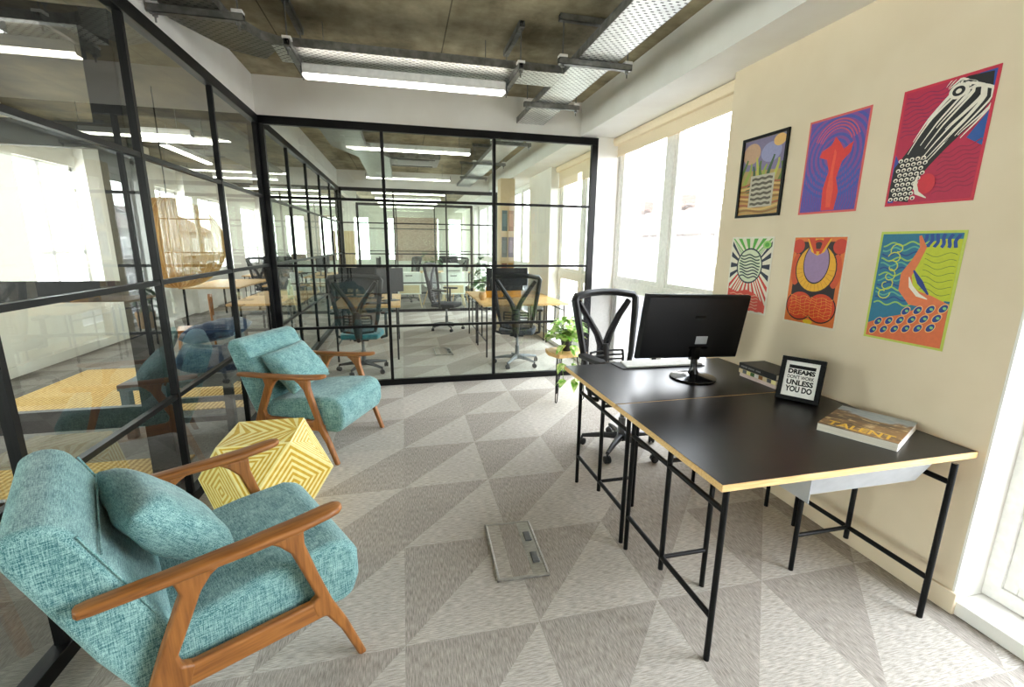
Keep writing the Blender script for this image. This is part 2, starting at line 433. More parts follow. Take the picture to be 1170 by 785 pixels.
def roller_blind(a, q, zb, label):
    t = thing('roller_blind', label, 'blind', (XG-.075, (a+q)/2, 2.66))
    L = q-a
    MB().prism([(.035, .055), (-.035, .055), (-.045, .02), (-.03, -.02), (.035, -.02)], -L/2, L/2, 'y').build('cassette', M['blind'], t, bevel=.006)
    MB().box(.012, .016, -L/2+.02, L/2-.02, zb-2.66, -.02).build('blind_cloth', M['blind'], t)
    MB().tube([(.014, -L/2+.02, zb-2.66), (.014, L/2-.02, zb-2.66)], .009, 8).build('bottom_bar', M['blind'], t, smooth=True)
    return t
roller_blind(3.03, 5.04, 2.53, 'cream roller blind pulled part down over the window beside the mesh chair')
roller_blind(5.18, 7.03, 2.42, 'cream roller blind over the window seen through the right pane of the glass partition')
MB  # (the near bay is open to the ceiling)

# ------------------------------------------------------------------ glazed partitions
def part_x(idx, name, y, xs, x_end, rails=(.667, 1.315, 1.978), thick=.05):
    e = sempty(name)
    x0 = xs[0]
    MB().box(x0-.03, x_end+.035, y-thick/2, y+thick/2, 2.635, 2.71).build('head_frame', M['black'], e, bevel=.003)
    MB().box(x0-.03, x_end+.035, y-thick/2, y+thick/2, 0, .065).build('bottom_frame', M['black'], e, bevel=.003)
    for i, x in enumerate(xs+[x_end]):
        ww = .035 if i in (0, len(xs)) else .016
        MB().box(x-ww, x+ww, y-.024, y+.024, .066, 2.634).build('mullion', M['black'], e)
    al = xs+[x_end]
    for i in range(len(al)-1):
        g = MB()
        for z in rails: g.box(al[i]+.016, al[i+1]-.016, y-.016, y+.016, z-.013, z+.013)
        g.build('glazing_bar', M['black'], e)
        a, q = al[i]+.01, al[i+1]-.01
        MB().add([(a, y, .05), (q, y, .05), (q, y, 2.65), (a, y, 2.65)], [(0, 1, 2, 3)]).build('pane', M['glass'], e)
    return e
part_x(1, 'wall_back', YB, [XL+.035, -.165, .98], 2.12)
part_x(3, 'wall_third', 14.6, [XL+.035, -.165, .98], 2.12)
part_x(2, 'wall_beyond', YP2, [XL+.035, -.165, .98], 2.12)

def part_y(name, x, ys, rails=(.675, 1.325, 1.978)):
    e = sempty(name)
    a, q = ys[0], ys[-1]
    MB().box(x-.03, x+.03, a, q, 2.635, 2.709).build('head_frame', M['black'], e, bevel=.003)
    MB().box(x-.03, x+.03, a, q, 0, .065).build('bottom_frame', M['black'], e, bevel=.003)
    for i, y in enumerate(ys):
        ww = .013 if i < len(ys)-1 else .03
        MB().box(x-.018, x+.018, y-ww, y+ww, .066, 2.634).build('mullion', M['black'], e)
    for i in range(len(ys)-1):
        g = MB()
        for z in rails: g.box(x-.016, x+.016, ys[i]+.018, ys[i+1]-.018, z-.013, z+.013)
        g.build('glazing_bar', M['black'], e)
        a, q = ys[i]+.01, ys[i+1]-.01
        MB().add([(x, a, .05), (x, q, .05), (x, q, 2.65), (x, a, 2.65)], [(0, 1, 2, 3)]).build('pane', M['glass'], e)
part_y('wall_glazed', XL, [-2.15, -1.49, -.4, .69, 1.78, 2.87, 3.965, 5.015])
part_y('wall_corridor', XL, [5.09, 6.2, 7.3, 8.4, 9.5, 10.66])

d = sempty('door_1', (0, 2.875, 0))
xa, xb = -1.34, -2.42
MB().box(-1.475, xa, -.025, .025, .0, 2.634).build('hinge_stile', M['black'], d, bevel=.004)
MB().box(xb, xb+.135, -.025, .025, .0, 2.634).build('closing_stile', M['black'], d, bevel=.004)
for z0, z1 in ((0, .12), (.51, .63), (1.225, 1.335), (2.0, 2.12), (2.55, 2.634)):
    MB().box(xb+.135, -1.475, -.022, .022, z0, z1).build('door_rail', M['black'], d, bevel=.003)
MB().add([(xb+.13, 0, .05), (-1.47, 0, .05), (-1.47, 0, 2.6), (xb+.13, 0, 2.6)], [(0, 1, 2, 3)]).build('pane', M['wglass'], d)
MB().tube([(xb+.065, -.026, .95), (xb+.065, -.06, .95), (xb+.065, -.06, 1.15), (xb+.065, -.026, 1.15)], .009, 8).build('door_handle', M['greym'], d, smooth=True)

# ------------------------------------------------------------------ ceiling services
def cable_tray(label, pts, width, z, mat, depth=.05):
    """perforated tray following a plan polyline"""
    t = thing('cable_tray', label, 'cable tray', (0, 0, z))
    P = [Vector((p[0], p[1], 0)) for p in pts]
    Lf, Rt = [], []
    for i, p in enumerate(P):
        d0 = (P[i]-P[i-1]).normalized() if i > 0 else (P[1]-P[0]).normalized()
        d1 = (P[i+1]-P[i]).normalized() if i < len(P)-1 else d0
        n0 = Vector((-d0.y, d0.x, 0)); n1 = Vector((-d1.y, d1.x, 0))
        bi = (n0+n1).normalized(); k = width/2/max(.3, bi.dot(n0))
        Lf.append(p+bi*k); Rt.append(p-bi*k)
    m = MB(); n = len(P)
    m.add([tuple(a) for a in Lf]+[tuple(a) for a in Rt]+[(a.x, a.y, .003) for a in Lf]+[(a.x, a.y, .003) for a in Rt],
          sum([[(i, i+1, n+i+1, n+i), (2*n+i, 3*n+i, 3*n+i+1, 2*n+i+1)] for i in range(n-1)], []))
    m.build('tray_bed', mat, t)
    for side in (Lf, Rt):
        g = MB()
        for i in range(n-1):
            g.bar((side[i].x, side[i].y, depth/2), (side[i+1].x, side[i+1].y, depth/2), .004, depth)
            g.bar((side[i].x, side[i].y, depth), (side[i+1].x, side[i+1].y, depth), .012, .004)
        g.build('side_flange', M['galv'], t)
    return t
ZT = 2.80
cable_tray('bright perforated steel cable tray hanging along the right side of the ceiling', [(1.365, -.6), (1.365, 5.03)], .29, ZT, M['tray'])
cable_tray('short slotted cable tray above the glowing strip light joining the bright tray', [(-.78, 3.71), (1.22, 3.71)], .30, ZT, M['tray'])
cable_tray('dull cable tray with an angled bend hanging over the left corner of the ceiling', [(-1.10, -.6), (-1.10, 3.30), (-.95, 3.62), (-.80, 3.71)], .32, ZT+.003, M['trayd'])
cable_tray('cable tray seen through the glass running along the next room', [(1.365, 5.20), (1.365, 10.6)], .29, ZT, M['tray'])
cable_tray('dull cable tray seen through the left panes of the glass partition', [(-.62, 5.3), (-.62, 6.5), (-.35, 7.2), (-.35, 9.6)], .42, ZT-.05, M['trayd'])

def strut(label, p0, p1, z, rods=True):
    p0, p1 = Vector((*p0, 0)), Vector((*p1, 0)); d = p1-p0; L = d.length
    t = thing('strut_hanger', label, 'ceiling hanger', (p0.x, p0.y, z), math.atan2(d.y, d.x))
    def chan(zz, nm):
        m = MB(); m.box(0, L, -.02, .02, zz, zz+.004); m.box(0, L, -.02, -.016, zz, zz+.04); m.box(0, L, .016, .02, zz, zz+.04)
        m.box(0, L, -.012, .012, zz+.036, zz+.039, 1)
        m.build(nm, [M['galv'], M['black']], t)
    chan(-.045, 'strut_channel'); chan(ZC-z-.042, 'strut_channel')
    for x in (.03, L-.03):
        MB().tube([(x, 0, -.09), (x, 0, ZC-z)], .005, 8).build('threaded_rod', M['galv'], t, smooth=True)
        MB().lathe([(.014, -.062), (.014, -.046)], 6, c=(x, 0)).build('nut', M['galv'], t)
        MB().box(x-.028, x+.028, -.026, .026, -.004, .012).build('bracket_plate', M['upvc'], t)
strut('steel strut hanger holding the bright tray, nearest the camera', (1.02, 2.10), (1.62, 2.10), ZT)
strut('steel strut hanger crossing under the middle of the bright tray', (1.08, 3.27), (1.62, 3.27), ZT)
strut('steel strut hanger under the far end of the bright tray by the bulkhead', (1.10, 4.27), (1.62, 4.27), ZT)
strut('steel strut hanger at the left end of the glowing strip light', (-.66, 3.95), (-.66, 3.42), ZT)
strut('steel strut hanger at the right end of the glowing strip light', (.86, 3.95), (.86, 3.42), ZT)
strut('steel strut hanger crossing under the angled tray in the top left corner', (-1.29, 3.16), (-.82, 3.16), ZT)
for y, s in ((5.9, 'nearest the glass'), (7.4, 'midway along'), (9.0, 'at the far end')):
    strut('steel strut hanger under the next room\'s right tray, %s' % s, (1.1, y), (1.62, y), ZT)

def strip_light(label, x0, x1, y, z=2.74, group=None, axis='x'):
    t = thing('ceiling_strip_light', label, 'strip light', (x0, y, z), 0 if axis == 'x' else PI/2, group)
    L = x1-x0
    MB().box(0, L, -.045, .045, .012, .075).build('housing', M['upvc'], t, bevel=.004)
    MB().box(.01, L-.01, -.04, .04, -.006, .012).build('diffuser', M['led'], t)
    for x in (-.008, L): MB().box(x, x+.008, -.046, .046, -.004, .077).build('end_cap', M['greym'], t)
    for x in (.15, L-.15): MB().tube([(x, 0, .075), (x, 0, ZC-z)], .003, 6).build('drop_rod', M['galv'], t)
    return t
strip_light('glowing white linear ceiling light below the slotted tray, in this room', -.64, .82, 3.80, 2.70)
g2 = 'strip lights in the open office beyond the glass'
strip_light('glowing strip light in the next room, nearest behind the glass partition', -.60, .95, 6.62, 2.75, g2)
strip_light('glowing strip light in the next room, second behind the glass partition', -.62, .95, 9.4, 2.75, g2)
LR = [(-3.65, -2.38, 6.5), (-3.65, -2.24, 6.85), (-3.5, -2.36, 10.3), (-3.4, -2.3, 12.2), (-3.65, -2.25, 3.6), (-3.5, -2.3, 14.5)]
names = ['first of the pair over the lounge beyond the left glass', 'second of the pair over the lounge beyond the left glass', 'third row over the lounge beyond the left glass',
         'fourth row over the lounge beyond the left glass', 'closest overhead in the top left corner beyond the left glass', 'last row over the lounge beyond the left glass']
for (a, q, y), nm in zip(LR, names): strip_light('glowing strip light, ' + nm, a, q, y, 2.75, g2)
strip_light('glowing strip light running lengthwise over the lounge beyond the left glass', -2.95+0, -2.95+1.5, 7.1, 2.75, g2, 'y')
for k, y in enumerate((12.2, 13.6, 15.0, 16.5)):
    strip_light('glowing strip light in the farthest room, %s row past the second partition' % ('first', 'second', 'third', 'fourth')[k], -.7, 1.1, y, 2.75, g2)
# ceiling air unit in the next room
t = thing('air_conditioner', 'flat ceiling air unit with dark vents behind the glass partition', 'air conditioner', (.22, 8.2, 2.86))
MB().box(-.42, .42, -.42, .42, 0, .19).build('casing', M['galv'], t, bevel=.01)
for y in (-.36, .30): MB().box(-.34, .34, y, y+.06, -.006, 0).build('vent_slot', M['black'], t)
MB().box(-.25, .25, -.25, .25, -.005, 0).build('grille', M['greym'], t)

# ------------------------------------------------------------------ armchairs
def arm_loft(y, sx=1):
    m = MB(); secs = []
    data = [(-.392, .012, .010, .628), (-.385, .022, .014, .628), (-.36, .027, .015, .628), (-.2, .031, .0155, .627), (.0, .036, .016, .629), (.15, .039, .016, .636), (.24, .038, .0155, .645), (.275, .033, .014, .649), (.292, .018, .010, .651), (.296, .006, .006, .651)]
    for x, hw, hh, z in data:
        ring = []
        for k in range(16):
            a = 2*PI*k/16; c, s_ = math.cos(a), math.sin(a)
            ring.append((x, y+hw*math.copysign(abs(c)**.55, c), z+hh*math.copysign(abs(s_)**.7, s_)))
        secs.append(ring)
    return m.rings(secs)
def armchair(label, loc, rz):
    t = thing('armchair', label, 'armchair', loc, rz)
    # seat cushion
    prof = [(-.245, .385), (-.20, .245), (.30, .215), (.345, .225), (.372, .30), (.372, .40), (.345, .455), (.28, .478), (.10, .468), (-.245, .42)]
    MB().prism(prof, -.305, .305, 'y').build('seat', M['teal'], t, bevel=.035, seg=4)
    # back cushion
    prof = [(-.20, .31), (-.25, .25), (-.31, .27), (-.375, .42), (-.51, .80), (-.495, .85), (-.44, .868), (-.385, .845), (-.35, .78), (-.255, .55), (-.19, .41)]
    bk = MB().prism(prof, -.305, .305, 'y').build('backrest', M['teal'], t, bevel=.034, seg=4)
    sm = MB()
    for ys in (-.297, .297):
        sm.tube([(-.235, ys, .50), (-.283, ys, .62), (-.36, ys, .805)], .0035, 6)
    sm.tube([(-.322, -.29, .73), (-.322, 0, .732), (-.322, .29, .73)], .003, 6)
    sm.build('seam', M['teal'], bk, smooth=True)
    for s in (-1, 1):
        y = s*.345
        fl = [(.045, .618), (.085, .588), (.120, .545), (.178, .37), (.19, .335), (.165, .318), (.178, .262), (.215, .245), (.262, .16), (.322, 0), (.352, 0), (.287, .19), (.24, .30), (.20, .43), (.165, .56), (.165, .618)]
        MB().prism(fl, y-.019, y+.019, 'y').build('leg', M['woodz'], t, bevel=.010, seg=3)
        bl = [(-.055, .618), (-.10, .588), (-.128, .55), (-.205, .37), (-.198, .335), (-.165, .32), (-.185, .255), (-.25, .24), (-.262, .21), (-.335, 0), (-.372, 0), (-.300, .25), (-.245, .40), (-.180, .56), (-.19, .60), (-.21, .618)]
        MB().prism(bl, y-.019, y+.019, 'y').build('leg', M['woodz'], t, bevel=.010, seg=3)
        MB().prism([(-.22, .252), (.22, .247), (.19, .322), (-.21, .325)], y-.017, y+.017, 'y').build('side_rail', M['woodx'], t, bevel=.010, seg=3)
        arm_loft(s*.352).build('armrest', M['woodx'], t, smooth=True)
    MB().box(.20, .235, -.33, .33, .235, .275).build('cross_rail', M['woodx'], t)
    MB().box(-.27, -.235, -.33, .33, .235, .275).build('cross_rail', M['woodx'], t)
    return t
def pillow(name, label, mat, w, h, th, X, group=None, n=18):
    m = MB(); rs = []
    top, bot = [], []
    for i in range(n+1):
        for j in range(n+1):
            u, v = -1+2*i/n, -1+2*j/n
            k = (max(0, 1-u**4)*max(0, 1-v**4))**.42
            px = u*w/2*(1-.07*(1-abs(v)**2)*abs(u)**6*1.0); py = v*h/2*(1-.08*(1-abs(u)**2)*abs(v)**6)
            wob = .010*math.sin(5*u+3*v)*math.cos(4*v-u)*k
            top.append((px, py, th/2*k+.004+wob)); bot.append((px, py, -th/2*k-.004+wob*.5))
    N1 = n+1; q = lambda i, j: i*N1+j
    fs = []
    for i in range(n):
        for j in range(n):
            fs.append((q(i, j), q(i+1, j), q(i+1, j+1), q(i, j+1)))
            o = N1*N1; fs.append((o+q(i, j), o+q(i, j+1), o+q(i+1, j+1), o+q(i+1, j)))
    ring = [q(i, 0) for i in range(n)]+[q(n, j) for j in range(n)]+[q(i, n) for i in range(n, 0, -1)]+[q(0, j) for j in range(n, 0, -1)]
    o = N1*N1
    for a in range(len(ring)):
        b_ = (a+1) % len(ring); fs.append((ring[a], o+ring[a], o+ring[b_], ring[b_]))
    m.add(top+bot, fs)
    ob = m.build(name, mat, smooth=True, angle=80)
    ob.matrix_world = X
    tag(ob, label, 'cushion', group)
    return ob
OA, AA = (-.677, 1.696, 0), R(29.5)
OB, AB = (-.676, 3.64, 0), R(-24)
armchair('teal fabric armchair with walnut arms in the foreground by the left glass', OA, AA)
armchair('teal fabric armchair with walnut arms behind the yellow table', OB, AB)
def on_chair(loc, rz, x, y, z, tilt, spin, yaw=0):
    return Matrix.Translation(loc) @ Matrix.Rotation(rz, 4, 'Z') @ Matrix.Translation((x, y, z)) @ Matrix.Rotation(yaw, 4, 'Z') @ Matrix.Rotation(tilt, 4, 'Y') @ Matrix.Rotation(spin, 4, 'Z')
# local pillow x = up along the back, y = across
pillow('cushion', 'teal scatter cushion leaning on the foreground armchair', M['teal'], .36, .46, .15, on_chair(OA, AA, -.165, .0, .635, R(-131), R(3), R(10)))
pillow('cushion', 'teal scatter cushion leaning on the armchair behind the yellow table', M['teal'], .36, .47, .14, on_chair(OB, AB, -.15, -.03, .62, R(-130), R(-3)))

# ------------------------------------------------------------------ yellow faceted table (cuboctahedron, striped inlay)
a_ = .357; H = a_*math.sqrt(2)
t = thing('side_table', 'yellow and cream striped faceted side table between the two armchairs', 'side table', (-.806, 2.653, 0))
Tq = [(sx*a_/2, sy*a_/2, H) for sx, sy in ((-1, -1), (1, -1), (1, 1), (-1, 1))]
Bq = [(x, y, 0) for x, y, z in Tq]
Mq = [(0, -a_, H/2), (a_, 0, H/2), (0, a_, H/2), (-a_, 0, H/2)]
faces = [Tq, Bq[::-1]]
for k in range(4):
    faces.append([Tq[k], Tq[(k+1) % 4], Mq[k]])                      # upper triangles
    faces.append([Bq[(k+1) % 4], Bq[k], Mq[k]])
    faces.append([Tq[(k+1) % 4], Mq[k], Bq[(k+1) % 4], Mq[(k+1) % 4]])  # side squares
def inlay(m, face, n):
    c = sum((Vector(p) for p in face), Vector())/len(face)
    for k in range(n):
        s0, s1 = 1-k/n, 1-(k+1)/n
        o = [c+(Vector(p)-c)*s0 for p in face]; i_ = [c+(Vector(p)-c)*s1 for p in face]
        if k == n-1: m.add([tuple(p) for p in o], [tuple(range(len(face)))], k % 2)
        else:
            L = len(face); m.add([tuple(p) for p in o+i_], [(j, (j+1) % L, L+(j+1) % L, L+j) for j in range(L)], k % 2)
top = MB(); body = MB()
# top: four quarter chevrons
Cc = (0, 0, H)
for k in range(2):
    A, B, C, D = [Vector(p) for p in Tq]
    n = 12
    lo0, lo1, hi0, hi1 = (A, B, (A+D)/2, (B+C)/2) if k == 0 else ((A+D)/2, (B+C)/2, D, C)
    for j in range(n*2):
        # slanted stripes, mirrored between the two halves
        def cut(q):
            sh = .5 if k == 0 else -.5
            return q
        u0, u1 = j/n-.5, (j+1)/n-.5
        sh0, sh1 = (0, .5) if k == 0 else (.5, 0)
        pts = []
        for (uu, ss, e0, e1) in ((u0, sh0, lo0, lo1), (u1, sh0, lo0, lo1), (u1, sh1, hi0, hi1), (u0, sh1, hi0, hi1)):
            pts.append((uu+ss, e0, e1))
        if all(p[0] >= 1 for p in pts) or all(p[0] <= 0 for p in pts): continue
        vs = [tuple(e0+(e1-e0)*min(1, max(0, x))) for x, e0, e1 in pts]
        top.add(vs, [(0, 1, 2, 3)], j % 2)
top.build('table_top', [M['cream'], M['yel']], t)
for fc in faces[1:]: inlay(body, fc, 13 if len(fc) == 4 else 11)
body.build('faceted_body', [M['cream'], M['yel']], t)

# ------------------------------------------------------------------ floor outlet box
t = thing('floor_box', 'silver floor outlet box set flush in the carpet between chairs and desk', 'floor box', (.508, 2.02, 0), R(-2))
w2, h2 = .128, .222
m = MB()
m.box(-w2, w2, -h2, -h2+.014, 0, .012).box(-w2, w2, h2-.014, h2, 0, .012).box(-w2, -w2+.014, -h2, h2, 0, .012).box(w2-.014, w2, -h2, h2, 0, .012)
m.build('rim', M['steel'], t, bevel=.004)
MB().box(-w2+.014, .048, -h2+.014, h2-.014, 0, .008).build('carpet_lid', M['carpet'], t)
MB().box(.048, w2-.014, -h2+.014, h2-.014, 0, .009).build('cover_strip', M['steel'], t)
for y in (-.095, .075): MB().prism([(.066, y-.035), (.102, y-.035), (.102, y+.04), (.066, y+.04)], .009, .018).build('cable_flap', M['greym'], t, bevel=.004)

dup(t, (.52, 6.55, 0), R(1), 'silver floor outlet box in the carpet of the next room beyond the glass')
t['label'] = 'silver floor outlet box set flush in the carpet between chairs and desk'
# ------------------------------------------------------------------ desks
def desk(label, x0, x1, y0, y1, trest, tray=False, slant=0):
    t = thing('desk', label, 'desk', (x0, y0, 0))
    W, D = x1-x0, y1-y0
    z0, z1 = .718, .745
    MB().prism([(0, 0), (W, slant), (W, D+slant*.6), (0, D)], z0, z1-.0015).build('tabletop', M['ply'], t)
    MB().prism([(.003, .003), (W-.003, slant+.003), (W-.003, D+slant*.6-.003), (.003, D-.003)], z1-.0015, z1).build('linoleum_surface', M['lino'], t)
    r = .0115
    for (xm, xi, ya, yb, ym) in trest:
        xm -= x0; xi -= x0; ya -= y0; yb -= y0; ym -= y0
        e = bpy.data.objects.new('trestle', None); COL.objects.link(e); e.parent = t
        for y in (ya, yb): MB().tube([(xm, y, 0), (xm, y, z0)], r, 12).build('leg', M['black'], e, smooth=True)
        MB().tube([(xm, ym, .13), (xm, ym, z0-.012)], r, 12).build('post', M['black'], e, smooth=True)
        MB().tube([(xi, ym, 0), (xi, ym, z0)], r, 12).build('leg', M['black'], e, smooth=True)
        for z in (.19, z0-.085): MB().tube([(xm, ya, z), (xm, yb, z)], r, 12).build('rail', M['black'], e, smooth=True)
        for z in (.19, z0-.06): MB().tube([(xm, ym, z), (xi, ym, z)], r*.85, 12).build('brace', M['black'], e, smooth=True)
    if tray:
        m = MB(); a, q = 1.46-x0, 2.06-x0
        m.prism([(.03, .716), (.085, .60), (.20, .60), (.24, .716), (.237, .716), (.198, .603), (.087, .603), (.034, .716)], a, q, 'x')
        m.box(a-.002, a+.001, .03, .24, .602, .716)
        m.build('cable_tray', M['tin'], t)
    return t
desk('near desk with black linoleum top, holding the framed slogan and art book', 1.045, 2.255, 1.222, 2.052,
     [(1.075, 1.30, 1.235, 1.90, 1.58), (2.11, 1.80, 1.215, 1.88, 1.58)], tray=True, slant=.012)
td = desk('far desk with black linoleum top, holding the monitor', 1.045, 2.255, 2.056, 2.835,
     [(1.075, 1.30, 1.955, 2.60, 2.26), (2.11, 1.80, 2.085, 2.70, 2.38)], slant=.008)

# monitor
t = thing('monitor', 'black monitor seen from behind on the far desk', 'monitor', (1.735, 2.40, .745), R(-1))
MB().lathe([(.125, 0), (.14, .006), (.136, .012), (.07, .022), (.035, .034)], 40).build('stand_base', M['gloss'], t, smooth=True)
neck = MB(); neck.lathe([(.035, .03), (.026, .05), (.020, .075), (.020, .13)], 24); neck.box(-.03, .03, -.01, .02, .12, .20); neck.build('stand_neck', M['gloss'], t, smooth=True)
hd = MB(); TX = Matrix.Translation((-.01, .03, .32)) @ Matrix.Rotation(R(9), 4, 'X') @ Matrix.Rotation(R(1.5), 4, 'Y')
hd.box(-.355, .355, -.004, .02, -.205, .205, 0, TX)
hd.rings([[(sx*w_, y, sz*h_) for sx, sz in ((-1, -1), (1, -1), (1, 1), (-1, 1))] for w_, h_, y in ((.354, .204, -.004), (.34, .19, -.022), (.25, .12, -.045))], True, 0, True, TX)
hb = hd.build('display_shell', M['shell'], t, bevel=.004)
MB().box(-.348, .348, .0195, .0205, -.19, .198, 0, TX).build('screen', M['screen'], t)
MB().box(.005, .085, -.0462, -.0448, -.095, -.045, 0, TX).build('rating_sticker', M['tin'], t)
m = MB(); m.box(-.03, .10, -.047, -.044, -.125, -.112, 0, TX); m.box(-.03, .04, -.0455, -.044, .07, .085, 0, TX)
m.build('port_slot', M['greym' if False else 'gloss'], t)

# notebook behind the monitor
t = thing('notebook', 'white paged open notebook with black cover lying behind the monitor', 'notebook', (1.70, 2.735, .745), R(-3))
MB().prism([(-.30, -.085), (.30, -.075), (.30, .085), (-.27, .09), (-.325, .07)], 0, .006).build('cover', M['bookk'], t)
MB().prism([(-.265, -.075), (.29, -.066), (.29, .078), (-.25, .082)], .006, .017).build('pages', M['paper'], t, bevel=.003)

# stack of books by the wall
def book(label, x0, x1, y0, y1, z0, z1, cov, spine=None, group=None, title=False):
    t = thing('book', label, 'book', ((x0+x1)/2, (y0+y1)/2, z0), 0, group)
    w_, d_ = (x1-x0)/2, (y1-y0)/2; hh = z1-z0
    MB().box(-w_+.003, w_-.004, -d_+.004, d_-.004, .003, hh-.003).build('pages', M['pages'], t)
    m = MB(); m.box(-w_, w_, -d_, d_, 0, .003).box(-w_, w_, -d_, d_, hh-.003, hh).box(-w_, -w_+.003, -d_, d_, .003, hh-.003)
    m.build('cover', M[cov], t)
    if spine:
        s = MB(); cols = [M['beige'], M['greym'], M['cream'], M['leafd'], M['paper'], M['woodx']]
        L = 2*d_/9
        for k in range(9): s.box(-w_-.0006, -w_, d_-(k+1)*L, d_-k*L, .002, hh-.002, k % 6)
        s.build('striped_spine', cols, t)
    if title:
        m = MB(); y = d_-.02
        for k in range(18):
            l = random.uniform(.004, .010)
            if k % 7 != 6: m.box(-w_-.0006, -w_, y-l, y, hh*.38, hh*.62)
            y -= l+.003
        m.build('spine_lettering', M['letter'], t)
    return t
book('pale pink book at the bottom of the stack beside the picture frame', 2.075, 2.255, 2.105, 2.395, .745, .768, 'pink')
book('book with a multicoloured blocky spine in the middle of the stack', 2.07, 2.25, 2.10, 2.40, .7685, .795, 'beige', spine=True)
book('black book with small grey spine lettering on top of the stack', 2.068, 2.255, 2.10, 2.402, .7955, .832, 'bookk', title=True)

# slogan frame
fx = Matrix.Rotation(R(-14), 4, 'X')
t = thing('picture_frame', 'black box frame reading DREAMS DON\'T WORK UNLESS YOU DO leaning on the near desk', 'picture frame', (2.0, 1.885, .7535), math.atan2(-.175, .111))
FW, FH, FD = .200, .232, .035
m = MB(); b_ = .022
m.box(-FW/2, FW/2, 0, FD, 0, b_, 0, fx).box(-FW/2, FW/2, 0, FD, FH-b_, FH, 0, fx).box(-FW/2, -FW/2+b_, 0, FD, b_, FH-b_, 0, fx).box(FW/2-b_, FW/2, 0, FD, b_, FH-b_, 0, fx)
m.build('frame', M['matt'], t, bevel=.002)
MB().box(-FW/2+.004, FW/2-.004, FD-.006, FD, .004, FH-.004, 0, fx).build('back_board', M['bookk'], t)
pr = MB().box(-FW/2+b_, FW/2-b_, .010, .012, b_, FH-b_, 0, fx).build('print', M['paper'], t)
TXf = lambda x, z: fx @ Matrix.Translation((x, .0098, z)) @ Matrix.Rotation(PI/2, 4, 'X')
PW = .124
MB().box(-PW/2, PW/2, .0092, .0098, .172, .190, 0, fx).build('black_bar', M['ink'], pr)
for txt, z, h_, bd in (('DREAMS', .143, .026, .05), ("DON'T WORK", .117, .020, .02), ('UNLESS', .083, .029, .04), ('YOU DO', .046, .032, .04)):
    text_mesh(txt, 'lettering', M['ink'] if txt != "DON'T WORK" else M['ink'], pr, PW, h_, TXf(-PW/2, z), bd)

# art book
t = thing('art_book', 'large paperback art book with brown cover and yellow title TALENT on near desk', 'book', (2.02, 1.512, .745), R(-63.5))
MB().box(-.143, .143, -.178, .178, .001, .033).build('pages', M['pages'], t)
def cover_mat():
    m, nt, out = newmat('painted_cover'); n = N(nt)
    b = n('BsdfPrincipled'); b.inputs['Roughness'].default_value = .3
    tc = n('TexCoord'); sp = n('SeparateXYZ'); n.link(tc.outputs['Object'], sp.inputs[0])
    g = n.noise(9, (1, 1.5, 1), 5); g2_ = n.noise(26, (1, 2.2, 1), 4)
    base = n.mix(n.ramp(g, .38, .62), rgb(66, 42, 24), rgb(142, 104, 62))
    base = n.mix(n.ramp(g2_, .55, .68), base, rgb(212, 186, 136))
    sky = n.mix(n.ramp(g2_, .3, .7), rgb(140, 160, 176), rgb(176, 186, 190))
    k = n.ramp(n.math('ADD', sp.outputs[1], n.math('MULTIPLY', n.math('SUBTRACT', g, .5), .30)), .085, .10)
    n.link(n.mix(k, base, sky), b.inputs['Base Color'])
    n.link(b.outputs[0], out.inputs[0]); return m
cv = MB().box(-.144, .144, -.179, .179, .033, .035).build('cover', cover_mat(), t)
MB().box(-.144, .144, -.179, .179, 0, .001).build('back_cover', M['paper'], t)
text_mesh('TALENT', 'title', M['gold'], cv, .24, .062, Matrix.Translation((-.118, -.160, .035)), .02)

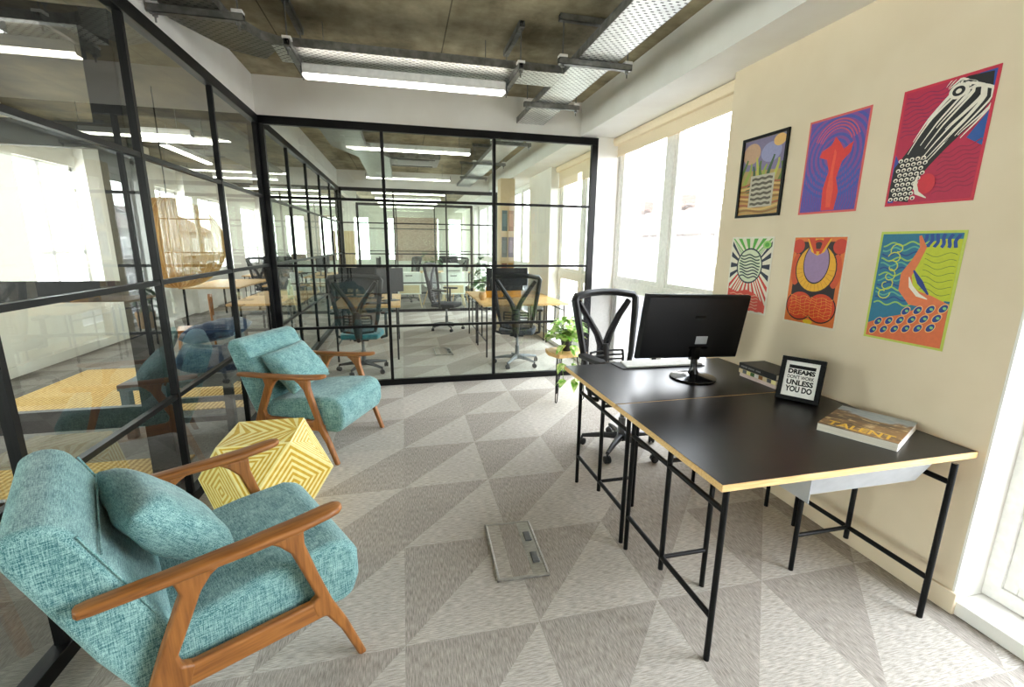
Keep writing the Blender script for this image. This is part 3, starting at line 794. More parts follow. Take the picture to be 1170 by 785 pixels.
# ------------------------------------------------------------------ posters on the pier (plain generic designs)
PC = {}
def pcol(r, g, b):
    k = (r, g, b)
    if k not in PC: PC[k] = pbr('poster_ink_%d_%d_%d' % k, rgb(r, g, b), tuple(x*.93 for x in rgb(r, g, b)[:3])+(1,), rough=.5, scale=60)
    return PC[k]
class Poster:
    def __init__(s, label, y0, y1, z0, z1, base, frame=None, border=None):
        # u: 0..1 left to right as seen (left = larger y), v: 0..1 bottom to top
        kk = XW/2.32; y0, y1, z0, z1 = y0*kk, y1*kk, 1.55+(z0-1.55)*kk, 1.55+(z1-1.55)*kk
        s.W, s.Hh = y1-y0, z1-z0
        s.t = thing('poster', label, 'poster', (XW-.001, y1, z0))
        s.mats, s.m = [], MB(); s.layer = 0
        sh = MB().box(-.0012, 0, -s.W, 0, 0, s.Hh).build('sheet', pcol(*(border or base)), s.t)
        s.rect(.0 if not border else .03, 1 if not border else .97, 0 if not border else .022, 1 if not border else .978, base)
        s.fr = frame
    def mi(s, c):
        m = pcol(*c)
        if m not in s.mats: s.mats.append(m)
        return s.mats.index(m)
    def poly(s, pts, c):
        s.layer += 1; x = -.0013-s.layer*.00002
        s.m.add([(x, -u*s.W, v*s.Hh) for u, v in pts], [tuple(range(len(pts)))], s.mi(c))
    def rect(s, u0, u1, v0, v1, c): s.poly([(u0, v0), (u1, v0), (u1, v1), (u0, v1)], c)
    def ell(s, cu, cv, ru, rv, c, a0=0, a1=2*PI, n=28, rot=0):
        pts = []
        for k in range(n+(0 if a1-a0 >= 2*PI-.01 else 1)):
            a = a0+(a1-a0)*k/n; x, y = ru*math.cos(a), rv*math.sin(a)
            pts.append((cu+x*math.cos(rot)-y*math.sin(rot), cv+x*math.sin(rot)+y*math.cos(rot)))
        s.poly([(min(.97, max(.03, p[0])), min(.978, max(.022, p[1]))) for p in pts], c)
    def band(s, pts, w, c, taper=False):
        P = [Vector((p[0], p[1]*s.Hh/s.W, 0)) for p in pts]; L, Rr = [], []
        for i, p in enumerate(P):
            d = (P[min(i+1, len(P)-1)]-P[max(0, i-1)]).normalized(); n_ = Vector((-d.y, d.x, 0))
            ww = w[i] if isinstance(w, list) else w
            L.append(p+n_*ww/2); Rr.append(p-n_*ww/2)
        s.layer += 1; x = -.0013-s.layer*.00002
        cl = lambda q: (x, -min(.97, max(.03, q.x))*s.W, min(.978*s.Hh, max(.022*s.Hh, q.y*s.W)))
        n = len(P); s.m.add([cl(q) for q in L+Rr], [(i, i+1, n+i+1, n+i) for i in range(n-1)], s.mi(c))
    def done(s):
        s.m.build('printed_design', s.mats, s.t)
        if s.fr:
            m = MB(); w = .014; d = -.012
            m.box(d, 0, -s.W-.003, .003, -.003, w).box(d, 0, -s.W-.003, .003, s.Hh-w, s.Hh+.003).box(d, 0, -w, .003, w, s.Hh-w).box(d, 0, -s.W-.003, -s.W+w, w, s.Hh-w)
            m.build('frame', M['black'], s.t)
def wave(u0, v0, u1, v1, amp, cyc, n=24, ph=0):
    o = []
    for k in range(n+1):
        q = k/n; u, v = u0+(u1-u0)*q, v0+(v1-v0)*q
        dx, dy = u1-u0, v1-v0; L = math.hypot(dx, dy); off = amp*math.sin(2*PI*cyc*q+ph)
        o.append((u-dy/L*off, v+dx/L*off))
    return o
# P1 framed, green and ochre flowing bands with a grey block
p = Poster('black framed poster of green and ochre flowing bands, top row left, by the window', 2.505, 2.894, 1.752, 2.263, (176, 150, 92), frame=True)
p.poly([(.03, .60), (.97, .55), (.97, .97), (.03, .97)], (128, 118, 150))
p.ell(.22, .80, .2, .13, (196, 158, 128)); p.ell(.66, .78, .22, .12, (150, 150, 190)); p.ell(.82, .90, .13, .07, (226, 180, 110))
for k in range(9):
    cc = [(92, 120, 52), (150, 164, 70), (60, 90, 60), (188, 186, 84)][k % 4]
    p.band(wave(.02+.11*k, .30, .10+.1*k, .74-.05*(k % 3), .05, .7, ph=k), [.10*(1-.75*j/24)+.01 for j in range(25)], cc)
for k in range(12):
    cc = [(198, 150, 80), (150, 104, 52), (214, 176, 108), (168, 96, 60)][k % 4]
    p.band(wave(.0, .03+.035*k, 1, .05+.035*k, .02, 1.1, ph=k*.4), .034, cc)
p.rect(.26, .80, .12, .52, (188, 180, 160))
for k in range(6): p.band(wave(.30, .16+.062*k, .76, .165+.062*k, .006, 3, ph=k), .040, (92, 84, 72))
p.done()
# P2 purple with wave lines around a red flame
p = Poster('purple wave-line poster with a red flame shape and salmon border, top row middle', 1.996, 2.362, 1.742, 2.255, (112, 72, 158), border=(224, 96, 92))
for k in range(14):
    r_ = .62-.04*k
    p.ell(.52, .60, r_, r_*.72, [(72, 84, 172), (134, 74, 150)][k % 2], 0, 2*PI, 40)
for k in range(10):
    for sd in (-1, 1):
        x = .52+sd*(.10+.042*k)
        p.band(wave(x, .03, x+sd*.02, .50-.012*k, .014, 2.2, ph=k*.3), .014, (64, 92, 182))
for k in range(4): p.band([(.52+(.26+.04*k)*math.cos(a), .66+(.20+.03*k)*math.sin(a)) for a in [PI*(.12+.76*j/20) for j in range(21)]], .018, (206, 84, 108))
p.poly([(.42, .03), (.64, .03), (.67, .22), (.60, .36), (.66, .52), (.78, .60), (.80, .70), (.66, .64), (.58, .72), (.50, .78), (.44, .70), (.30, .66), (.26, .60), (.40, .56), (.46, .44), (.40, .26)], (226, 58, 52))
p.poly([(.50, .06), (.57, .06), (.58, .24), (.54, .40), (.55, .62), (.51, .66), (.49, .42), (.47, .24)], (238, 88, 62))
p.done()
# P3 crimson with black and white plume ribbon
p = Poster('crimson poster with a black and white curling plume and blue corners, top row right', 1.482, 1.848, 1.752, 2.268, (186, 30, 72), border=(206, 44, 70))
p.poly([(.80, .975), (.968, .975), (.968, .84)], (36, 76, 160)); p.poly([(.968, .42), (.80, .50), (.968, .68)], (36, 86, 160)); p.poly([(.03, .03), (.03, .46), (.16, .30), (.10, .03)], (50, 70, 156))
for k in range(9): p.band(wave(.05, .60+.04*k, .55, .66+.035*k, .012, 2, ph=k), .012, (140, 26, 78))
for k in range(9): p.band(wave(.55, .08+.04*k, .96, .14+.04*k, .012, 2, ph=k), .012, (150, 24, 66))
sp_ = [(.12, .04), (.14, .16), (.20, .28), (.32, .40), (.44, .52), (.56, .63), (.70, .73), (.82, .82), (.82, .90), (.70, .94), (.56, .90)]
p.band(sp_, [.34, .36, .36, .36, .40, .44, .46, .40, .30, .22, .12], (24, 22, 24))
rp = random.Random(3)
for k in range(17):
    o = -.19+.024*k; ph = rp.uniform(0, 6); a0 = rp.choice((0, 1, 2, 3)); L_ = []
    for j in range(25):
        q = j/24*(len(sp_)-4)+3; i0 = int(q); fr_ = q-i0; i1 = min(i0+1, len(sp_)-1)
        u = sp_[i0][0]*(1-fr_)+sp_[i1][0]*fr_; v = sp_[i0][1]*(1-fr_)+sp_[i1][1]*fr_
        k2 = j/24; sprd = .9+.35*math.sin(PI*k2)-.5*k2*k2
        L_.append((u+o*sprd+.018*math.sin(5*k2+ph), v-o*.42*sprd+.010*math.cos(6*k2+ph)))
    L_ = L_[a0*2:]
    p.band(L_, [.004+.020*math.sin(PI*min(1, (j+1)/len(L_)))**.8 for j in range(len(L_))], (236, 228, 214) if k % 5 != 3 else (24, 22, 24))
for r_ in range(9):
    for q in range(5):
        u, v = .065+.068*q+.012*r_*.5+.034*(r_ % 2), .06+.042*r_
        p.ell(u, v, .028, .017, (236, 228, 214)); p.ell(u, v-.004, .014, .009, (24, 22, 24))
p.ell(.63, .88, .10, .06, (236, 228, 214)); p.ell(.63, .88, .065, .038, (24, 22, 24)); p.ell(.63, .88, .03, .018, (236, 228, 214))
p.ell(.47, .17, .10, .085, (214, 44, 60)); p.band([(.36, .26), (.34, .18), (.38, .10), (.50, .05)], [.01, .05, .05, .01], (236, 228, 214))
p.done()
# P4 sunburst
p = Poster('sunburst poster fading green to black to red, bottom row left, behind the monitor', 2.517, 2.905, 1.108, 1.619, (236, 228, 208), border=(236, 230, 214))
for k in range(30):
    a = 2*PI*k/30; da = PI/30*.95
    cc = (92, 172, 60) if math.sin(a) > .45 else ((34, 40, 60) if math.sin(a) > -.25 else (214, 62, 48))
    q = []
    for rr, s_ in ((.20, -.9), (.95, -1), (.95, 1), (.20, .9)):
        aa = a+s_*da/2; q.append((min(.97, max(.03, .5+rr*math.cos(aa))), min(.978, max(.022, .62+rr*.76*math.sin(aa)))))
    p.poly(q, cc)
p.poly([(.03, .03), (.97, .03), (.97, .12), (.72, .26), (.5, .30), (.25, .26), (.03, .30)], (224, 74, 58))
for k in range(5): p.band(wave(.08, .07+.04*k, .80, .07+.04*k, .008, 4, ph=k), .016, (240, 170, 140))
p.ell(.5, .62, .31, .235, (30, 40, 56)); p.ell(.5, .62, .285, .215, (214, 222, 190))
for k in range(8): p.band(wave(.25+.01*abs(k-4), .48+.04*k, .75-.01*abs(k-4), .47+.04*k, .014, 1.5, ph=k*.5), .022, (26, 60, 52) if k > 3 else (30, 36, 54))
p.ell(.86, .90, .09, .05, (160, 210, 110)); p.ell(.86, .90, .05, .028, (92, 172, 60))
p.done()
# P5 orange and yellow arch with a lavender oval
p = Poster('orange and yellow poster with a lavender oval in a dark outline, bottom row middle', 2.005, 2.366, 1.100, 1.622, (226, 118, 52), border=(232, 220, 196))
p.rect(.10, .90, .30, .93, (42, 22, 26))
p.ell(.12, .88, .12, .08, (208, 62, 40)); p.ell(.88, .88, .12, .08, (208, 62, 40)); p.ell(.14, .62, .10, .18, (214, 84, 42)); p.ell(.86, .62, .10, .18, (214, 84, 42))
p.ell(.5, .64, .38, .27, (42, 22, 26)); p.ell(.5, .64, .36, .255, (240, 178, 44)); p.ell(.5, .70, .24, .23, (42, 22, 26)); p.ell(.5, .70, .225, .215, (164, 134, 176))
for k in range(14):
    a = PI*(1.02+.96*k/13); p.band([(.5+.24*math.cos(a), .64+.17*math.sin(a)), (.5+.35*math.cos(a), .64+.25*math.sin(a))], .008, (214, 140, 30))
p.poly([(.28, .96), (.72, .96), (.62, .82), (.5, .78), (.38, .82)], (240, 178, 44)); p.ell(.5, .89, .12, .065, (196, 60, 38)); p.ell(.5, .89, .07, .038, (60, 26, 26))
p.poly([(.3, .97), (.42, .97), (.48, .80), (.44, .80)], (214, 74, 40)); p.poly([(.7, .97), (.58, .97), (.52, .80), (.56, .80)], (214, 74, 40))
for cx_ in (.30, .70): p.ell(cx_, .215, .27, .17, (42, 22, 26))
for cx_ in (.30, .70): p.ell(cx_, .215, .25, .155, (220, 70, 36))
for k in range(7):
    for cx_ in (.30, .70):
        p.band(wave(cx_-.20, .11+.034*k, cx_+.20, .115+.034*k, .012, 1.6, ph=k+cx_*4), .006, (246, 172, 70))
for k in range(9): p.band(wave(.12+.095*k, .10, .13+.095*k, .33, .012, 1.2, ph=k), .005, (246, 172, 70))
p.ell(.5, .045, .09, .025, (236, 196, 40))
p.done()
# P6 blue-green swirls, yellow half disc, orange drops
p = Poster('blue and yellow-green swirl poster with orange eyed drops, bottom row right', 1.475, 1.838, 1.106, 1.632, (36, 116, 148), border=(196, 208, 90))
for k in range(13):
    p.band(wave(.06, .34+.045*k, .62, .36+.045*k, .016, 2.4, ph=k*.9), .020, [(150, 196, 96), (30, 76, 140), (92, 170, 150)][k % 3])
for k in range(6):
    a = .9+k*.7; p.band([(.16+.02*k+(.03+.006*j)*math.cos(a+j*.5), .44+.08*k+(.02+.004*j)*math.sin(a+j*.5)) for j in range(12)], .014, (206, 210, 70))
p.ell(.80, .66, .36, .27, (196, 204, 44), PI/2-.3, 3*PI/2+.3); p.rect(.72, .97, .42, .93, (196, 204, 44))
for k in range(6): p.band(wave(.55+.07*k, .86, .57+.07*k, .97, .012, 1, ph=k), .040, (28, 74, 148))
for k in range(7): p.band(wave(.60, .50+.05*k, .95, .47+.055*k, .018, 1.1, ph=k*.4), .008, (118, 146, 44))
p.band([(.50, .96), (.56, .86), (.50, .74), (.42, .62), (.44, .50), (.56, .42), (.74, .40), (.96, .36)], [.03, .08, .10, .14, .18, .20, .16, .10], (226, 120, 72))
p.band([(.46, .60), (.50, .52), (.60, .45), (.72, .42)], [.01, .05, .05, .01], (240, 232, 214)); p.band([(.50, .66), (.60, .56), (.72, .46)], [.02, .07, .02], (30, 60, 140))
p.poly([(.03, .02), (.97, .02), (.97, .40), (.70, .36), (.45, .26), (.2, .2), (.03, .14)], (222, 112, 66))
for r_ in range(4):
    for q in range(7):
        u, v = .12+.14*q+.05*r_, .08+.088*r_+.02*q
        if u < .95 and v < .18+.25*u+.0:
            p.ell(u, v, .060, .036, (240, 190, 120), rot=.5); p.ell(u, v, .050, .029, (28, 62, 140), rot=.5); p.ell(u+.012, v+.003, .02, .012, (128, 196, 130))
p.done()
# small screw hole marks on the wall
# ------------------------------------------------------------------ task chair
def task_chair(label, loc, rz, basem='blackp', group=None, seatm='pouf'):
    """faces +X"""
    t = thing('task_chair', label, 'office chair', loc, rz, group)
    base = MB()
    for k in range(5):
        a = 2*PI*k/5+.3; c_, s_ = math.cos(a), math.sin(a)
        base.tube([(.03*c_, .03*s_, .105), (.15*c_, .15*s_, .098), (.30*c_, .30*s_, .075)], [.030, .022, .014], 8)
    base.lathe([(.04, .075), (.045, .09), (.035, .125)], 16)
    base.build('star_base', M[basem], t, smooth=True)
    for k in range(5):
        a = 2*PI*k/5+.3; c_, s_ = math.cos(a), math.sin(a)
        m = MB(); X = Matrix.Translation((.30*c_, .30*s_, .028)) @ Matrix.Rotation(a+.9, 4, 'Z') @ Matrix.Rotation(PI/2, 4, 'X')
        m.lathe([(.018, -.024), (.028, -.020), (.028, -.006), (.02, -.004), (.02, .004), (.028, .006), (.028, .020), (.018, .024)], 16, X=X)
        m.tube([(.30*c_, .30*s_, .03), (.30*c_, .30*s_, .075)], .008, 8)
        m.build('caster', M['blackp'], t, smooth=True)
    MB().lathe([(.028, .11), (.028, .26), (.018, .26), (.018, .40)], 16).build('gas_column', M['greym'], t, smooth=True)
    MB().box(-.12, .10, -.09, .09, .39, .43).build('mechanism', M['blackp'], t, bevel=.012)
    sp2 = [(-.22, -.21), (-.10, -.235), (.12, -.245), (.22, -.22), (.25, -.12), (.255, 0), (.25, .12), (.22, .22), (.12, .245), (-.10, .235), (-.22, .21), (-.24, 0)]
    MB().prism(sp2, .43, .495, 'z').build('seat', M[seatm], t, bevel=.024, seg=4)
    # mesh back: curved frame
    bk = lambda y, z: (-.235-.10*((z-.45)/.65)**1.4+.04*(y/.26)**2, y, z)
    fr = MB()
    outl = [(q[0]*1.09, q[1]) for q in [(-.17, .53), (-.205, .70), (-.245, 1.0), (-.262, 1.14), (-.245, 1.165), (-.12, 1.185), (0, 1.19), (.12, 1.185), (.245, 1.165), (.262, 1.14), (.245, 1.0), (.205, .70), (.17, .53)]]
    fr.tube([bk(*q) for q in outl], [.018, .024, .028, .030, .030, .028, .028, .028, .030, .030, .028, .024, .018], 8)
    fr.tube([bk(-.17, .53), bk(0, .51), bk(.17, .53)], .014, 8)
    br = fr.build('back_frame', M['blackp'], t, smooth=True)
    g = MB(); rows = [.53, .62, .70, .80, .90, 1.0, 1.08, 1.14, 1.18]; hw = [.185, .205, .223, .234, .249, .264, .275, .278, .22]
    rs = [[bk(-h_+2*h_*k/10, z) for k in range(11)] for z, h_ in zip(rows, hw)]
    g.rings(rs, cap=False, closed=False).build('back_mesh', M['mesh'], t, smooth=True)
    sp3 = MB()   # Y-shaped spine behind the mesh
    off = lambda y, z, d=.022: (bk(y, z)[0]-d, y, z)
    sp3.tube([off(0, .46, .0), off(0, .60, .05), off(0, .78, .035)], [.040, .055, .048], 10)
    for s in (-1, 1):
        sp3.tube([off(s*.012, .74, .035), off(s*.06, .86), off(s*.15, 1.0), off(s*.235, 1.12, .01)], [.034, .028, .026, .024], 8)
    sp3.tube([(-.12, 0, .415), (-.26, 0, .43), off(0, .50, .02)], .026, 8)
    sp3.build('back_spine', M['blackp'], t, smooth=True)
    lm = MB()
    for k in range(4):
        z = .62+.035*k; lm.tube([off(-.15, z, -.004), off(-.08, z, .006), off(.08, z, .006), off(.15, z, -.004)], .008, 6)
    for s in (-1, 1): lm.tube([off(s*.15, .615, -.004), off(s*.155, .67, -.004), off(s*.15, .73, -.004)], .010, 6)
    lm.build('lumbar_support', M['blackp'], t, smooth=True)
    for s in (-1, 1):
        m = MB(); y = s*.29
        m.tube([(-.02, s*.22, .42), (-.02, y-.0, .44), (-.03, y, .50), (-.03, y, .73)], [.018, .018, .02, .017], 8)
        ar = m.build('arm_post', M['blackp'], t, smooth=True)
        MB().prism([(-.16, y-.035), (-.13, y-.045), (.08, y-.045), (.12, y-.03), (.12, y+.03), (.08, y+.045), (-.13, y+.045), (-.16, y+.035)], .725, .755).build('arm_pad', M['blackp'], t, bevel=.012, seg=3)
    return t
ch = task_chair('black mesh-backed office chair tucked behind the far desk', (1.60, 3.02, 0), R(-80))

# ------------------------------------------------------------------ plants
def leaf_blade(m, base, d, L, W, droop, mi=0, up=None):
    d = Vector(d).normalized(); s = d.cross(Vector((0, 0, 1)))
    s = s.normalized() if s.length > .05 else Vector((1, 0, 0))
    prof = [(0, .05), (.12, .75), (.3, 1.0), (.55, .85), (.8, .45), (1, .02)]
    Lv, Rv, Cv = [], [], []
    for q, w_ in prof:
        p = Vector(base)+d*L*q+Vector((0, 0, -droop*L*q*q))
        Lv.append(tuple(p+s*W*w_+Vector((0, 0, .12*W)))); Rv.append(tuple(p-s*W*w_+Vector((0, 0, .12*W)))); Cv.append(tuple(p))
    n = len(prof); m.add(Lv+Cv+Rv, sum([[(i, i+1, n+i+1, n+i), (n+i, n+i+1, 2*n+i+1, 2*n+i)] for i in range(n-1)], []), mi)
def potted(name, label, cat, loc, potm, ph, pr, nl, spread, hgt, L, W, leafm, trail=0, seed=1, droop=.6):
    rnd = random.Random(seed)
    t = thing(name, label, cat, loc)
    MB().lathe([(pr*.72, 0), (pr*.8, .005), (pr, ph*.9), (pr, ph), (pr*.9, ph), (pr*.86, ph*.9)], 24).build('pot', M[potm], t, smooth=True)
    lf, st = MB(), MB()
    for k in range(nl):
        a = rnd.uniform(0, 2*PI); r_ = spread*math.sqrt(rnd.random()); z = ph+hgt*rnd.uniform(.15, 1)*(1-.5*(r_/spread)**2)
        p = (r_*math.cos(a), r_*math.sin(a), z)
        st.tube([(p[0]*.15, p[1]*.15, ph*.8), (p[0]*.5, p[1]*.5, ph*.8+(z-ph*.8)*.7), p], .0022, 5)
        leaf_blade(lf, p, (math.cos(a)+rnd.uniform(-.5, .5), math.sin(a)+rnd.uniform(-.5, .5), rnd.uniform(-.2, .6)), L*rnd.uniform(.7, 1.15), W*rnd.uniform(.8, 1.15), droop)
    for k in range(trail):
        a = PI*(1.30+.25*k/max(1, trail-1))+rnd.uniform(-.1, .1)
        pts = [(pr*.6*math.cos(a), pr*.6*math.sin(a), ph), ((spread*.9)*math.cos(a), (spread*.9)*math.sin(a), ph-.02), ((spread*1.02)*math.cos(a), (spread*1.02)*math.sin(a), ph-.2), ((spread*1.04)*math.cos(a+.15), (spread*1.04)*math.sin(a+.15), ph-.36)]
        st.tube(pts, .0022, 5)
        for j, q in enumerate(pts[1:]):
            for _ in range(2): leaf_blade(lf, q, (math.cos(a+rnd.uniform(-1.5, 1.5)), math.sin(a+rnd.uniform(-1.5, 1.5)), rnd.uniform(-.6, .1)), L, W, .8)
    st.build('stems', M['stem'], t, smooth=True); lf.build('foliage', M[leafm], t, smooth=True, angle=80)
    return t
# hairpin plant table
t = thing('plant_table', 'small pale wood side table on hairpin legs by the glass partition', 'side table', (1.56, 4.22, 0), R(12))
MB().prism([(-.17, -.16), (.15, -.17), (.19, .02), (.14, .17), (-.15, .15), (-.20, 0)], .475, .515).build('tabletop', M['oak'], t, bevel=.006)
for (x, y, a) in ((-.12, -.08, 0.3), (.12, -.09, 2.4), (.0, .11, 1.3)):
    c_, s_ = math.cos(a)*.035, math.sin(a)*.035
    o = Vector((x, y, 0)); n_ = o.normalized()*.04
    MB().tube([(x-c_, y-s_, .475), (x+n_.x-c_*.35, y+n_.y-s_*.35, .02), (x+n_.x, y+n_.y, .006), (x+n_.x+c_*.35, y+n_.y+s_*.35, .02), (x+c_, y+s_, .475)], .0055, 8).build('hairpin_leg', M['black'], t, smooth=True)
potted('potted_plant', 'bright green variegated trailing plant on the hairpin table', 'plant', (1.56, 4.20, .516), 'soil', .10, .055, 125, .155, .26, .085, .040, 'leaf', trail=2, seed=4)

# ------------------------------------------------------------------ next room (beyond the glass)
def simple_desk(label, x0, x1, y0, y1, group=None):
    t = thing('desk', label, 'desk', (x0, y0, 0), 0, group); W, D = x1-x0, y1-y0
    MB().box(0, W, 0, D, .718, .745).build('tabletop', M['oak'], t, bevel=.002)
    for xm in (.05, W-.05):
        e = bpy.data.objects.new('trestle', None); COL.objects.link(e); e.parent = t
        for y in (.05, D-.05): MB().tube([(xm, y, 0), (xm, y, .718)], .012, 8).build('leg', M['black'], e, smooth=True)
        for z in (.22, .64): MB().tube([(xm, .05, z), (xm, D-.05, z)], .010, 8).build('rail', M['black'], e, smooth=True)
        MB().tube([(xm, D/2, .22), (xm, D/2, .70)], .010, 8).build('post', M['black'], e, smooth=True)
    return t
def simple_monitor(label, loc, rz, w=.56, h=.33, group=None):
    t = thing('monitor', label, 'monitor', loc, rz, group)
    MB().box(-.11, .11, -.08, .08, 0, .012).build('stand_base', M['blackp'], t, bevel=.004)
    MB().box(-.02, .02, -.012, .012, .012, .22).build('stand_neck', M['blackp'], t)
    MB().box(-w/2, w/2, -.018, .018, .12, .12+h).build('display_shell', M['shell'], t, bevel=.004)
    MB().box(-w/2+.012, w/2-.012, -.0195, -.018, .135, .108+h).build('screen', M['screen'], t)
    return t
simple_desk('pale wood desk in the next room, right side, nearest the glass partition', 1.04, 2.26, 6.05, 6.95)
simple_desk('pale wood desk in the next room, right side, second from the glass partition', 1.04, 2.26, 6.99, 7.9)
simple_desk('pale wood desk in the next room, left side, seen past the far armchair', -.93, -.06, 6.15, 7.65)
simple_monitor('dark monitor over the orange board on the right desk of the next room', (1.48, 6.75, .745), PI, .56, .34)
simple_monitor('monitor on the left desk of the next room, nearer the glass', (-.42, 7.05, .745), R(170), .50, .34)
simple_monitor('monitor at the left end of the left desk in the next room', (-.74, 7.3, .745), R(165), .46, .32)
simple_monitor('monitor at the right end of the left desk in the next room', (-.20, 6.72, .745), R(215), .44, .34)
simple_monitor('monitor at the back of the second right desk of the next room', (1.80, 7.55, .745), PI, .5, .3)
g = MB().box(-.28, .28, -.01, .01, 0, .16).build('desk_divider', M['orange']); g.location = (1.50, 6.93, .745); tag(g, 'orange desk divider standing under the dark monitor in the next room', 'divider')
t = thing('keyboard', 'black keyboard on the left desk of the next room', 'keyboard', (-.40, 6.42, .745))
MB().box(-.2, .2, -.065, .065, 0, .014).build('base', M['blackp'], t, bevel=.003)
mm = MB()
for i in range(14):
    for j in range(4): mm.box(-.19+i*.0272, -.167+i*.0272, -.055+j*.028, -.032+j*.028, .014, .019)
mm.build('keys', M['greym'], t)
t = thing('pot', 'small tan round pot on the right desk of the next room', 'pot', (1.12, 6.62, .745))
MB().lathe([(.035, 0), (.055, .03), (.058, .07), (.045, .11), (.038, .11), (.045, .07)], 20).build('body', M['terracotta'], t, smooth=True)
task_chair('grey-based black office chair in the next room just behind the glass', (1.42, 5.68, 0), R(72), 'greych')
task_chair('dark office chair behind the far end of the next room\'s right desks', (.74, 8.35, 0), R(-25), 'blackp')
task_chair('dark office chair with teal seat before the left desk of the next room', (-.52, 5.72, 0), R(85), 'blackp', seatm='teald')
struct(MB().box(1.74, 2.0, 8.32, 8.6, 0, 2.7).build('wall_pillar', M['beige']))
k = 0
for z in (.85, 1.32, 1.79):
    for x in (1.765, 1.885):
        c1 = [(150, 96, 60), (196, 150, 60), (70, 84, 84), (110, 90, 110), (60, 96, 100), (170, 120, 70)][k]
        t = thing('wall_poster', 'small faded poster on the beige column in the next room, %s row, %s' % (('bottom', 'middle', 'top')[k//2], ('left', 'right')[k % 2]), 'poster', (x, 8.318, z), 0)
        MB().box(0, .10, -.002, 0, 0, .36).build('sheet', pcol(*c1), t)
        MB().box(.015, .085, -.003, -.002, .08, .30).build('printed_design', pcol(*[min(255, v+30) for v in c1]), t)
        k += 1
# ------------------------------------------------------------------ farthest room
def pedestal(label, loc, rz=0):
    t = thing('cabinet', label, 'cabinet', loc, rz)
    MB().box(-.28, .28, -.2, .2, .34, .86).build('body', M['white'], t, bevel=.006)
    MB().box(-.24, .24, -.205, -.2, .37, .56).build('drawer', M['beige'], t); MB().box(-.24, .24, -.205, -.2, .60, .83).build('door', M['upvc'], t)
    MB().box(-.08, .08, -.215, -.205, .78, .80).build('handle', M['black'], t)
    for sx in (-1, 1):
        for sy in (-1, 1): MB().tube([(sx*.29, sy*.19, 0), (sx*.22, sy*.15, .34)], [.010, .018], 8).build('leg', M['beige'], t, smooth=True)
pedestal('white cabinet on splayed legs behind the second partition, nearer its middle', (1.18, 11.4, 0))
pedestal('white cabinet on splayed legs behind the second partition, beside the left desk', (.12, 11.5, 0))
def shell_chair(label, loc, rz, group=None):
    t = thing('shell_chair', label, 'chair', loc, rz, group)
    prof = [(.22, .44), (.10, .425), (-.12, .43), (-.2, .48), (-.24, .62), (-.27, .84)]
    rs = [[(x+.03*abs(y/.24)**2*(1 if z > .5 else 0), y*(1 if z < .6 else .92), z+.05*abs(y/.24)**2*(1 if z < .5 else 0)) for y in [-.24+.06*k for k in range(9)]] for x, z in prof]
    o = MB().rings(rs, cap=False, closed=False).build('shell', M['upvc'], t, smooth=True, angle=80)
    sd = o.modifiers.new('thick', 'SOLIDIFY'); sd.thickness = .014
    for sx in (-1, 1):
        for sy in (-1, 1): MB().tube([(sx*.23-.02, sy*.22, 0), (sx*.12-.02, sy*.12, .43)], .012, 8).build('leg', M['oak'], t, smooth=True)
    return t
s0 = shell_chair('white shell chair in the farthest room, left of the pair', (.78, 11.85, 0), R(-60), 'white shell chairs in the farthest room')
dup(s0, (1.38, 12.0, 0), R(-110), 'white shell chair in the farthest room, right of the pair')
dup(s0, (.25, 14.2+.9, 0), R(100), 'white shell chair in the farthest room, behind the pair')
simple_desk('pale desk in the farthest room in front of the brick-patterned panel', .2, 1.9, 13.4, 14.2)
simple_monitor('monitor on the farthest room\'s front desk', (1.3, 13.8, .745), PI)
potted('potted_plant', 'dark leafy plant on the farthest room\'s desk', 'plant', (.75, 13.8, .745), 'white', .16, .10, 34, .30, .45, .2, .05, 'leafd', seed=2)
potted('potted_plant', 'tall dark plant on the floor at the right of the farthest room', 'plant', (1.92, 11.35, 0), 'terracotta', .35, .15, 46, .18, 1.0, .20, .07, 'leafd', seed=3)
potted('potted_plant', 'dark plant in a tan pot by the next room\'s windows', 'plant', (1.95, 9.4, 0), 'terracotta', .30, .15, 40, .34, .75, .26, .06, 'leafd', seed=5)

simple_desk('pale desk in the farthest room along its left glass wall', -1.1, -.3, 11.6, 13.6)
simple_monitor('monitor on the farthest room\'s left desk, nearer end', (-.62, 12.1, .745), R(100), .5, .32)
simple_monitor('monitor on the farthest room\'s left desk, farther end', (-.62, 13.1, .745), R(95), .5, .32)
t = thing('printer', 'pale office printer on the white cabinet behind the second partition', 'printer', (1.18, 11.4, .86))
MB().prism([(-.22, 0), (.22, 0), (.22, .16), (.12, .22), (-.22, .22)], -.17, .17, 'y').build('body', M['white'], t, bevel=.01)
MB().box(-.16, .16, -.24, -.17, .05, .065).build('paper_tray', M['greym'], t); MB().box(.02, .15, -.172, -.17, .13, .165).build('screen', M['screen'], t)
